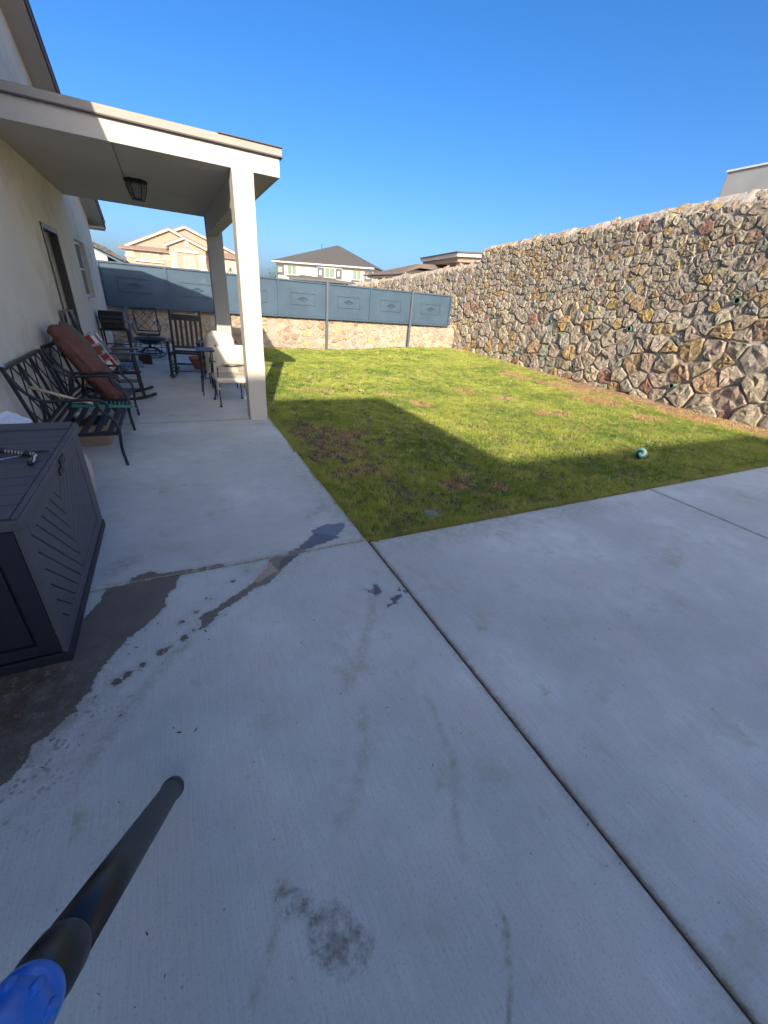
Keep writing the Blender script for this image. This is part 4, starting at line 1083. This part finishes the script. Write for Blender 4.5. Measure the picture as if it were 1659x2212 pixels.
# cushion bag
cb = thing('rust_cushion_bag', (-.9, 5.66, .3), 0, 'long rust brown fabric cushion leaning back in the metal armchair', 'cushion')
def pillow(name, mt, cl, rads, par, seed, wid=.26, nn=20):
    pts = spline(cl, 5); k = len(pts); mb = MB(); r_ = random.Random(seed)
    vs = []
    for i, p in enumerate(pts):
        t = i / (k - 1); rr_ = np.interp(t, [a for a, b in rads], [b for a, b in rads])
        d = (pts[min(i + 1, k - 1)] - pts[max(0, i - 1)]).normalized(); u = Vector((0, 1, 0)); n_ = d.cross(u).normalized()
        for j in range(nn):
            a = 2 * math.pi * j / nn
            wr = 1 + .07 * math.sin(3 * a + 9 * t) + .09 * mnoise.noise(Vector((a * 1.4, t * 7, seed)))
            vs.append(p + u * math.cos(a) * wid * rr_ / max(1e-3, max(b for _, b in rads)) * wr + n_ * math.sin(a) * rr_ * wr)
    fs = [(i * nn + j, i * nn + (j + 1) % nn, (i + 1) * nn + (j + 1) % nn, (i + 1) * nn + j) for i in range(k - 1) for j in range(nn)]
    fs += [tuple(range(nn))[::-1], tuple((k - 1) * nn + j for j in range(nn))]
    mb.add(vs, fs); return mb.build(name, mt, par, smooth=True)
pillow('cushion_cover', 'rust', [(-1.17, 5.66, .97), (-1.08, 5.66, .96), (-.97, 5.66, .80), (-.85, 5.66, .58), (-.74, 5.66, .38), (-.64, 5.66, .17), (-.61, 5.66, .11)],
       [(0, .012), (.06, .055), (.2, .105), (.55, .135), (.85, .10), (.95, .06), (1, .01)], cb, 2, .23)
MB().tube(spline([(-1.13, 5.47, .97), (-1.02, 5.45, .93), (-.87, 5.44, .68), (-.74, 5.44, .45), (-.62, 5.47, .18)], 6), .006, 6).build('piping', 'rust', cb, smooth=True)
cb2 = thing('olive_cushion', (-1.0, 5.95, .3), 0, 'olive grey cushion standing just behind the rust brown cushion', 'cushion')
pillow('cushion_cover', 'olive', [(-1.13, 5.98, 1.0), (-1.05, 5.98, .97), (-.93, 5.98, .76), (-.82, 5.98, .5), (-.76, 5.98, .34)], [(0, .01), (.1, .06), (.5, .085), (.9, .06), (1, .01)], cb2, 4, .15)

# things under the bench
ub = thing('wooden_crate', (-.86, 4.85, 0), 0, 'low tan wooden crate with a dark slot under the metal bench', 'crate')
MB().box((-1.02, 4.72, .0), (-.72, 5.05, .21)).build('box', 'woodtan', ub, bev=.004)
MB().box((-.80, 4.714, .11), (-.73, 4.72, .15)).build('slot', 'black', ub)
MB().box((-1.03, 4.71, .212), (-.71, 5.06, .225)).build('rim', 'blackmetal', ub)
bk = thing('white_basin', (-1.02, 4.95, .23), 0, 'small white plastic basin on the crate under the bench', 'basin')
MB().lathe([(.05, 0), (.08, .04), (.085, .045), (.075, .045), (.045, .005)], (-.95, 4.95, .226), 20).build('bowl', 'whiteplastic', bk, smooth=True)
sp = thing('white_flower', (-1.05, 3.62, .93), 0, 'white artificial flower tip poking in at the left edge above the paper', 'flower')
mb = MB()
for k in range(16):
    a = rnd.uniform(0, 6.28); e_ = rnd.uniform(-.6, 1.2); d = Vector((math.cos(a) * math.cos(e_), math.sin(a) * math.cos(e_), math.sin(e_))); c = Vector((-1.07, 3.62, .95))
    s_ = d.cross(Vector((0, 0, 1))).normalized() * .008; mb.add([c, c + d * .035 + s_, c + d * .055, c + d * .035 - s_], [(0, 1, 2, 3)])
mb.build('petals', 'white', sp)
MB().tube([(-1.07, 3.62, .95), (-1.15, 3.62, .93), (-1.20, 3.6, .80), (-1.205, 3.58, .3), (-1.205, 3.58, 0)], .004, 5).build('stem', 'greenprint', sp)

# ================================================================= ROCKING CHAIRS
def rocker(name, loc, rz, label):
    """faces +x in its own frame, origin on the floor under the seat"""
    t = thing(name, loc, rz, label, 'rocking chair', 'black wooden rocking chairs on the patio')
    def put(mb, nm, mt='blackpaint', **k): return mb.build(nm, mt, t, world=False, **k)
    W_ = .255
    for s_ in (-1, 1):
        y = s_ * W_
        put(MB().tube(spline([(-.48, y, .095), (-.30, y, .035), (-.08, y, .016), (.14, y, .02), (.32, y, .055), (.40, y, .085)], 5), .020, 6), 'rocker')
        put(MB().bar((-.20, y, .03), (-.40, y, 1.12), .045, .035, (1, 0, 0)), 'back_post', bev=.004)
        put(MB().bar((.24, y, .04), (.20, y, .62), .045, .045, (1, 0, 0)), 'front_leg', bev=.006)
        put(MB().box((-.34, y - .035, .62), (.30, y + .035, .645)), 'armrest', bev=.008)
        for z in (.16, .28): put(MB().tube([(-.22 - (z - .03) * .18, y, z), (.235, y, z)], .011, 8), 'rung')
    for z in (.14, .26): put(MB().tube([(.236, -W_, z), (.236, W_, z)], .012, 8), 'rung')
    put(MB().tube([(-.25, -W_, .2), (-.25, W_, .2)], .011, 8), 'rung')
    for k in range(9):
        x = -.24 + k * .062; z = .40 + .03 * ((k - 4) / 4) ** 2 + (.02 * k / 8)
        put(MB().box((x, -W_ - .01, z), (x + .05, W_ + .01, z + .016)), 'seat_slat', bev=.003)
    put(MB().box((-.24, -W_, .375), (.26, -W_ + .022, .40)).box((-.24, W_ - .022, .375), (.26, W_, .40)), 'seat_rail')
    def bx_(z): return -.20 - (z - .03) * .1835
    put(MB().bar((bx_(1.0), -W_, 1.0), (bx_(1.0), W_, 1.0), .10, .022, (1, 0, .18)), 'top_rail', bev=.003)
    put(MB().bar((bx_(.50), -W_, .50), (bx_(.50), W_, .50), .05, .022, (1, 0, .18)), 'lower_rail', bev=.003)
    for k in range(5):
        y = -.17 + k * .085; put(MB().bar((bx_(.96), y, .96), (bx_(.52), y, .52), .045, .012, (1, 0, 0)), 'back_slat')
    return t
rocker('rocking_chair', (-.74, 7.0, 0), R(6), 'black wooden rocking chair against the house with a clear gift package on its seat')
rocker('rocking_chair', (.21, 8.62, 0), R(-100), 'black wooden rocking chair facing out from the middle of the patio')
gt = thing('folded_grey_cloth', (-1.12, 6.9, 1.05), 0, 'dark grey cloth folded over the back of the rocking chair by the house', 'cloth')
mb = MB().box((-1.195, 6.70, .86), (-1.178, 6.86, 1.13)).box((-1.178, 6.70, 1.115), (-1.09, 6.86, 1.132)).box((-1.108, 6.70, .96), (-1.09, 6.86, 1.115))
mb.build('cloth', 'gasgrey', gt, bev=.005)
pk = thing('gift_package', (-.85, 6.7, .44), 0, 'clear wrapped package of red and white holiday items leaning in the rocking chair', 'package')
pm = Matrix.Translation((-.86, 6.84, .66)) @ Matrix.Rotation(R(-28), 4, 'Y')
MB().box((-.055, -.17, -.24), (.055, .17, .24), pm).build('box', 'clearwrap', pk, bev=.008)
for x_, z, w2, h2, mt in ((-.02, .17, .06, .11, 'red'), (.03, .15, .035, .10, 'whiteplastic'), (-.028, .03, .05, .11, 'red'), (.022, .04, .05, .07, 'greenprint'), (.0, -.07, .09, .07, 'red'), (-.02, -.17, .06, .08, 'whiteplastic'), (.03, -.16, .04, .09, 'red')):
    MB().box((x_ - w2 / 2, -.176, z - h2 / 2), (x_ + w2 / 2, -.1712, z + h2 / 2), pm).build('ornament', mt, pk)
for y_, z, w2, h2, mt in ((-.08, .14, .12, .12, 'red'), (.06, .15, .10, .10, 'whiteplastic'), (-.07, .0, .12, .10, 'greenprint'), (.07, .02, .10, .12, 'red'), (0, -.14, .2, .08, 'red')):
    MB().box((.0562, y_ - w2 / 2, z - h2 / 2), (.060, y_ + w2 / 2, z + h2 / 2), pm).build('ornament', mt, pk)

# ================================================================= GRILL
gr = thing('gas_grill', (-.95, 10.0, 0), 0, 'small black gas grill on an open cart by the house wall', 'grill')
gx, gy = -.97, 9.8
MB().prism([(gy - .16, .78), (gy + .2, .78), (gy + .2, .86), (gy + .12, .98), (gy - .04, 1.0), (gy - .15, .92)], gx - .20, gx + .20, 'x').build('lid', 'blackpaint', gr, bev=.015)
MB().box((gx - .19, gy - .15, .70), (gx + .19, gy + .19, .778)).build('firebox', 'blackpaint', gr, bev=.01)
MB().tube([(gx - .2, gy - .19, .88), (gx - .12, gy - .2, .88), (gx + .12, gy - .2, .88), (gx + .2, gy - .19, .88)], .012, 6).build('handle', 'blackmetal', gr)
MB().box((gx + .205, gy - .12, .82), (gx + .36, gy + .12, .835)).build('side_shelf', 'chrome', gr)
MB().box((gx - .22, gy - .17, .66), (gx + .24, gy + .21, .69)).build('shelf', 'blackmetal', gr)
for a in (-.2, .22):
    for b in (-.15, .19): MB().box((gx + a - .014, gy + b - .014, 0), (gx + a + .014, gy + b + .014, .66)).build('leg', 'blackmetal', gr)
MB().box((gx - .22, gy - .17, .1), (gx + .24, gy + .21, .12)).box((gx - .2, gy - .16, .42), (gx + .22, gy - .145, .44)).build('bottom_shelf', 'blackmetal', gr)
gt_ = thing('propane_tank', (gx, gy, .12), 0, 'grey propane tank standing on the lower shelf of the gas grill', 'gas tank')
MB().lathe([(.10, 0), (.11, .01), (.11, .02), (.145, .06), (.15, .12), (.15, .20), (.13, .25), (.06, .285), (.05, .29)], (gx + .02, gy, .12), 24).build('tank', 'gasgrey', gt_, smooth=True)
MB().lathe([(.075, .28), (.075, .37), (.068, .37), (.068, .28)], (gx + .02, gy, .12), 16).lathe([(.02, .28), (.02, .34), (.03, .345), (.03, .36)], (gx + .02, gy, .12), 8).build('valve_collar', 'gasgrey', gt_)
ct = thing('black_crate', (-.62, 10.2, 0), 0, 'small black plastic crate on the patio beside the grill', 'crate')
cr = MB()
for a0, b0 in (((-.68, 10.10, 0), (-.66, 10.32, .17)), ((-.46, 10.10, 0), (-.44, 10.32, .17)), ((-.66, 10.10, 0), (-.46, 10.12, .17)), ((-.66, 10.30, 0), (-.46, 10.32, .17)), ((-.66, 10.12, 0), (-.46, 10.30, .015))): cr.box(a0, b0)
cr.build('box', 'blackpaint', ct)
# round fire pit
fpit = thing('wire_fire_pit', (-.35, 11.2, 0), 0, 'round black fire pit bowl on a curved wire stand near the far wall', 'fire pit')
MB().lathe([(.02, .27), (.16, .29), (.27, .36), (.33, .40), (.345, .405), (.33, .41), (.26, .38), (.1, .31)], (-.45, 11.2, 0), 26).build('bowl', 'blackmetal', fpit, smooth=True)
wr_ = MB()
for k in range(14):
    a = 2 * math.pi * k / 14; c_, s_ = math.cos(a), math.sin(a)
    wr_.tube(spline([(-.45 + c_ * r_, 11.2 + s_ * r_, z_) for r_, z_ in ((.30, .37), (.34, .22), (.30, .08), (.20, .012))], 3), .006, 5)
for r_, z_ in ((.34, .24), (.20, .012)): wr_.tube([(-.45 + r_ * math.cos(i * math.pi / 12), 11.2 + r_ * math.sin(i * math.pi / 12), z_) for i in range(25)], .007, 5)
wr_.build('stand', 'blackmetal', fpit)
# swivel chair with lattice back
sc = thing('swivel_patio_chair', (-.5, 12.2, 0), 0, 'charcoal metal swivel chair with lattice back near the far fence', 'chair')
def ch(p): return (-.50 + p[0], 12.15 + p[1], p[2])
mb = MB()
mb.tube([ch((-.26, .12, .96)), ch((.24, .12, .98))], .018, 6).tube([ch((-.26, .12, .96)), ch((-.21, .0, .46))], .016, 6).tube([ch((.24, .12, .98)), ch((.23, .0, .46))], .016, 6).tube([ch((-.22, .0, .48)), ch((.23, .0, .48))], .014, 6)
mb.build('back_frame', 'blackmetal', sc)
mb = MB()
for a, b in (((-.24, .9), (.1, .5)), ((-.1, .95), (.22, .6)), ((-.22, .65), (0, .5)), ((.22, .95), (-.2, .52)), ((.05, .96), (-.23, .72)), ((.22, .72), (.02, .5)), ((-.05, .62), (.12, .80)), ((-.12, .72), (.03, .88))):
    mb.bar(ch((a[0], .12 * (a[1] - .46) / .5, a[1])), ch((b[0], .12 * (b[1] - .46) / .5, b[1])), .012, .01, (0, 1, 0))
mb.build('lattice', 'blackmetal', sc)
MB().box(ch((-.23, -.42, .40)), ch((.24, .0, .425))).build('seat', 'blackmetal', sc, bev=.006)
for s_ in (-1, 1):
    MB().tube(spline([ch((.25 * s_, .07, .75)), ch((.28 * s_, -.12, .64)), ch((.29 * s_, -.32, .63)), ch((.28 * s_, -.38, .55)), ch((.24 * s_, -.36, .42))], 4), .014, 6).build('armrest', 'blackmetal', sc, smooth=True)
MB().tube([ch((0, -.2, .40)), ch((0, -.2, .10))], .03, 10).build('swivel_post', 'blackmetal', sc, smooth=True)
b_ = MB()
for k in range(4):
    a = math.pi / 4 + k * math.pi / 2; b_.tube(spline([ch((0, -.2, .12)), ch((.16 * math.cos(a), -.2 + .16 * math.sin(a), .10)), ch((.30 * math.cos(a), -.2 + .30 * math.sin(a), .02))], 3), .016, 6)
b_.tube([ch((.28 * math.cos(i * math.pi / 10), -.2 + .28 * math.sin(i * math.pi / 10), .015)) for i in range(21)], .012, 5)
b_.build('base_ring', 'blackmetal', sc)

# ================================================================= CUSHIONED IRON CHAIRS
def soft_box(mb, a, b, r_=.03, n=3, seed=0):
    mb.box(a, b)
    return mb
def iron_chair(loc, rz, label, high):
    t = thing('cushioned_iron_chair', loc, rz, label, 'chair', 'iron chairs with cream cushions by the front pillar')
    def put(mb, nm, mt, **k): return mb.build(nm, mt, t, world=False, **k)
    # faces +y; back on the -y side
    for s_ in (-1, 1):
        x = .19 * s_
        put(MB().tube(spline([(x, -.24, .84), (x, -.22, .55), (x * .97, -.16, .36), (x * 1.0, -.20, .16), (x * 1.05, -.26, .015)], 4), .010, 7), 'leg', 'blackmetal', smooth=True)
        put(MB().tube(spline([(x, .20, .35), (x * .98, .16, .22), (x * 1.03, .20, .08), (x * 1.08, .24, .015)], 4), .010, 7), 'leg', 'blackmetal', smooth=True)
        put(MB().tube(spline([(x, -.22, .62), (x * 1.15, -.05, .60), (x * 1.15, .12, .60), (x * 1.05, .18, .50), (x, .2, .36)], 4), .009, 7), 'armrest', 'blackmetal', smooth=True)
        for yy, xx in ((-.26, x * 1.05), (.24, x * 1.08)): put(MB().lathe([(.022, 0), (.024, .008), (.014, .02)], (xx, yy, 0), 10), 'foot', 'blackmetal')
    put(MB().tube([(-.19, -.225, .575), (0, -.235, .555), (.19, -.225, .575)], .009, 6), 'crossbar', 'blackmetal')
    sm = MB()
    for k in range(11):
        z_ = .36 + k * .019; sm.bar((-.18, -.20 - .02 * k / 10, z_), (.18, -.20 - .02 * k / 10, z_), .006, .010)
    for k in range(13):
        x = -.18 + k * .03; sm.bar((x, -.198, .35), (x, -.222, .565), .006, .008, (0, 1, 0))
    put(sm, 'mesh_back', 'meshbeige')
    sc_ = MB().box((-.215, -.24, .325), (.215, .24, .40)); put(sc_, 'seat_cushion', 'cream', bev=.028, smooth=True)
    bc = MB(); nx_, nz2 = 10, 9
    for sd in (0, 1):
        for i in range(nx_):
            for j in range(nz2):
                u = i / (nx_ - 1) * 2 - 1; v = j / (nz2 - 1) * 2 - 1
                th = .045 * max(0, 1 - abs(u) ** 4) * max(0, 1 - abs(v) ** 4) ** .5 + .006
                bc.v.append((u * .205, -.245 + (th if sd else -th) + .008 * math.sin(4 * u + 3 * v), .70 + v * .135 + (.012 if high else 0) * u + .01 * math.cos(u * 2)))
    def id_(sd, i, j): return sd * nx_ * nz2 + i * nz2 + j
    for sd in (0, 1):
        for i in range(nx_ - 1):
            for j in range(nz2 - 1): bc.f.append((id_(sd, i, j), id_(sd, i + 1, j), id_(sd, i + 1, j + 1), id_(sd, i, j + 1)))
    for i in range(nx_ - 1):
        for j in (0, nz2 - 1): bc.f.append((id_(0, i, j), id_(0, i + 1, j), id_(1, i + 1, j), id_(1, i, j)))
    for j in range(nz2 - 1):
        for i in (0, nx_ - 1): bc.f.append((id_(0, i, j), id_(0, i, j + 1), id_(1, i, j + 1), id_(1, i, j)))
    put(bc, 'back_cushion', 'cream', smooth=True)
    put(MB().tube(spline([(-.19, -.22, .36), (-.205, -.235, .30), (-.19, -.24, .24), (-.18, -.235, .27)], 4), .006, 5), 'tie', 'cream')
    return t
iron_chair((.69, 6.48, 0), R(4), 'black iron chair with cream cushions standing right beside the front pillar', True)
# covered chair further back
cc_ = thing('covered_chair', (.72, 7.75, 0), 0, 'patio chair under a loose cream canvas cover behind the iron chair', 'covered chair')
mb = MB(); nseg, nr = 28, 10
prf = [(0, .90), (.12, .90), (.21, .87), (.245, .78), (.25, .62), (.265, .40), (.28, .26)]
vs = []
for (r_, z_) in prf:
    for j in range(nseg):
        a = 2 * math.pi * j / nseg; q = 1 / max(abs(math.cos(a)), abs(math.sin(a))) ** .75
        f = 1 + .05 * math.sin(a * 7) * (1 - z_)
        zz = z_ - (.22 * max(0, math.sin(a)) if z_ > .6 else 0)
        vs.append((.72 + r_ * q * math.cos(a) * .92 * f, 7.75 + r_ * q * math.sin(a) * f, zz))
fs = [(i * nseg + j, i * nseg + (j + 1) % nseg, (i + 1) * nseg + (j + 1) % nseg, (i + 1) * nseg + j) for i in range(len(prf) - 1) for j in range(nseg)]
mb.add(vs, fs).build('cover', 'cream', cc_, smooth=True)
for a in (-.2, .2):
    for b in (-.22, .22): MB().tube([(.72 + a, 7.75 + b, 0), (.72 + a, 7.75 + b, .5)], .012, 6).build('leg', 'blackmetal', cc_)
# tray table
tt = thing('small_tray_table', (.40, 7.1, 0), 0, 'small black tray table on thin legs beside the iron chair', 'side table')
MB().box((.30, 6.9, .665), (.56, 7.3, .685)).build('tray_top', 'blackmetal', tt, bev=.006)
for x in (.34, .52):
    for y in (6.94, 7.26): MB().tube([(x, y, .665), (x + (.43 - x) * .15, y, .3), (x - (.43 - x) * .1, y, .012), (x - (.43 - x) * .1, y, 0)], .009, 6).build('leg', 'blackmetal', tt)
MB().tube([(.34, 6.94, .25), (.52, 7.26, .25)], .006, 5).tube([(.52, 6.94, .25), (.34, 7.26, .25)], .006, 5).build('brace', 'blackmetal', tt)
tp = thing('terracotta_planter', (.50, 9.55, 0), 0, 'low terracotta planter bowl on the patio near the back pillar', 'planter')
MB().lathe([(.12, 0), (.14, .02), (.2, .15), (.215, .2), (.225, .2), (.225, .235), (.20, .235), (.18, .19)], (.48, 9.6, 0), 28).build('bowl', 'terracotta', tp, smooth=True)

# ================================================================= LAWN THINGS
bl = thing('striped_ball', (5.25, 2.86, .066), 0, 'small teal ball with a dark spiral stripe lying on the shaded grass', 'ball')
mt, nt, b = nmat('ball swirl')
tc = N(nt, 'ShaderNodeTexCoord'); mp = N(nt, 'ShaderNodeMapping'); nt.links.new(tc.outputs['Object'], mp.inputs[0])
sx = N(nt, 'ShaderNodeSeparateXYZ'); nt.links.new(mp.outputs[0], sx.inputs[0])
an = mth(nt, 'ARCTAN2', sx.outputs[0], sx.outputs[2]); rd = mth(nt, 'SQRT', mth(nt, 'ADD', mth(nt, 'MULTIPLY', sx.outputs[0], sx.outputs[0]), mth(nt, 'MULTIPLY', sx.outputs[2], sx.outputs[2])), 0)
sw = mth(nt, 'SINE', mth(nt, 'ADD', mth(nt, 'MULTIPLY', rd, 75), an), 0)
nt.links.new(mix(nt, ramp(nt, sw, .55, .62), mix(nt, ramp(nt, sw, -.7, -.6), (.62, .74, .62), (.14, .50, .38)), (.015, .05, .045)), b.inputs['Base Color'])
b.inputs['Roughness'].default_value = .35; M['ball'] = mt
mb = MB(); n1, n2 = 16, 24
mb.lathe([(.070 * math.sin(math.pi * i / n1) + 1e-4, -.070 * math.cos(math.pi * i / n1)) for i in range(n1 + 1)], (0, 0, 0), n2)
o = mb.build('ball_shell', 'ball', bl, smooth=True, world=False); o.rotation_euler = (R(-20), 0, R(-62))
vb = thing('valve_box_lid', (1.75, 2.39, .0), 0, 'pale green round irrigation valve lid sunk in the lawn corner', 'lid')
M['valve'] = mat('faded green lid', (.15, .20, .17), .8, var=.2, vs=20)
MB().lathe([(.055, -.02), (.055, 0), (.05, .003), (.0005, .004)], (1.75, 2.39, -.004), 28).build('lid', 'valve', vb)
MB().lathe([(.075, -.03), (.075, -.006), (.065, -.004), (.065, -.02)], (1.75, 2.39, .0), 28).build('ring', 'valve', vb)

# loose leaves, twigs and chips on the concrete
db = MB(); r_ = random.Random(9)
for k in range(330):
    if k < 150: x, y = r_.gauss(-.6, .22), r_.gauss(1.6, .35)
    else: x, y = r_.uniform(-1.1, 3.5), r_.uniform(.15, 2.15)
    if x < -1.15 or (x < -.57 and y > 1.62) or y > 2.15: continue
    a = r_.uniform(0, 3.14); l = r_.uniform(.003, .014) * (1 if k < 150 else .6); wv_ = l * r_.uniform(.12, .35)
    d = Vector((math.cos(a), math.sin(a), 0)) * l; s_ = Vector((-d.y, d.x, 0)).normalized() * wv_; c = Vector((x, y, .002)); h_ = Vector((0, 0, r_.uniform(.001, .004)))
    db.add([c - d, c + s_, c + d + h_, c - s_], [(0, 1, 2, 3)])
tag(db.build('debris', 'bark'), 'scattered dry leaf bits and twigs on the concrete', 'debris', kind='stuff')
for k, (x, y, s_, lab) in enumerate(((-.69, 1.575, .013, 'small pale pebble on the wet concrete by the corner of the storage box'),)):
    pb = thing('pebble', (x, y, 0), 0, lab, 'pebble')
    MB().lathe([(s_ * .5, 0), (s_, s_ * .5), (s_ * .8, s_), (s_ * .3, s_ * 1.2)], (x, y, 0), 7).build('stone', 'joint', pb)

# ================================================================= BLOWER NOZZLE
nz_t = thing('blower_nozzle', (-.23, .40, .72), 0, 'black leaf blower tube with bright blue collar reaching in at the lower left', 'blower tube')
pa, pb_ = Vector((-.199, .8736, .092)), Vector((-.24566, .29387, .75716))
ax = (pb_ - pa).normalized()
def at(t): return pa + ax * t
Lt = (pb_ - pa).length
def ring_tube(segs, n=40):
    return MB().tube([at(t) for t, r_ in segs], [r_ for t, r_ in segs], n)
ring_tube([(-.012, .029), (-.010, .0325), (0, .0335), (.018, .0332), (.028, .0295), (.04, .029), (.3, .0300), (.6, .0315), (.845, .032)]).build('tube', 'tubeblack', nz_t, smooth=True)
ring_tube([(.826, .0316), (.830, .0332), (.836, .0345), (.882, .0354), (.886, .034), (.98, .034)]).build('coupling', 'tubeblack', nz_t, smooth=True)
ring_tube([(.920, .034), (.923, .0362), (.936, .0372), (.943, .0362), (.946, .0345), (.951, .0345), (.956, .038), (.985, .0395), (.995, .037), (1.10, .039)]).build('collar', 'blueplastic', nz_t, smooth=True)
u_ = ax.cross(Vector((0, 0, 1))).normalized(); v_ = ax.cross(u_)
for k in range(9):
    a = k * 2 * math.pi / 9 + .5; d = u_ * math.cos(a) + v_ * math.sin(a)
    MB().tube([at(.953) + d * .032, at(.960) + d * .037, at(.975) + d * .038, at(.990) + d * .034], [.003, .006, .006, .003], 12).build('grip_rib', 'blueplastic', nz_t, smooth=True)
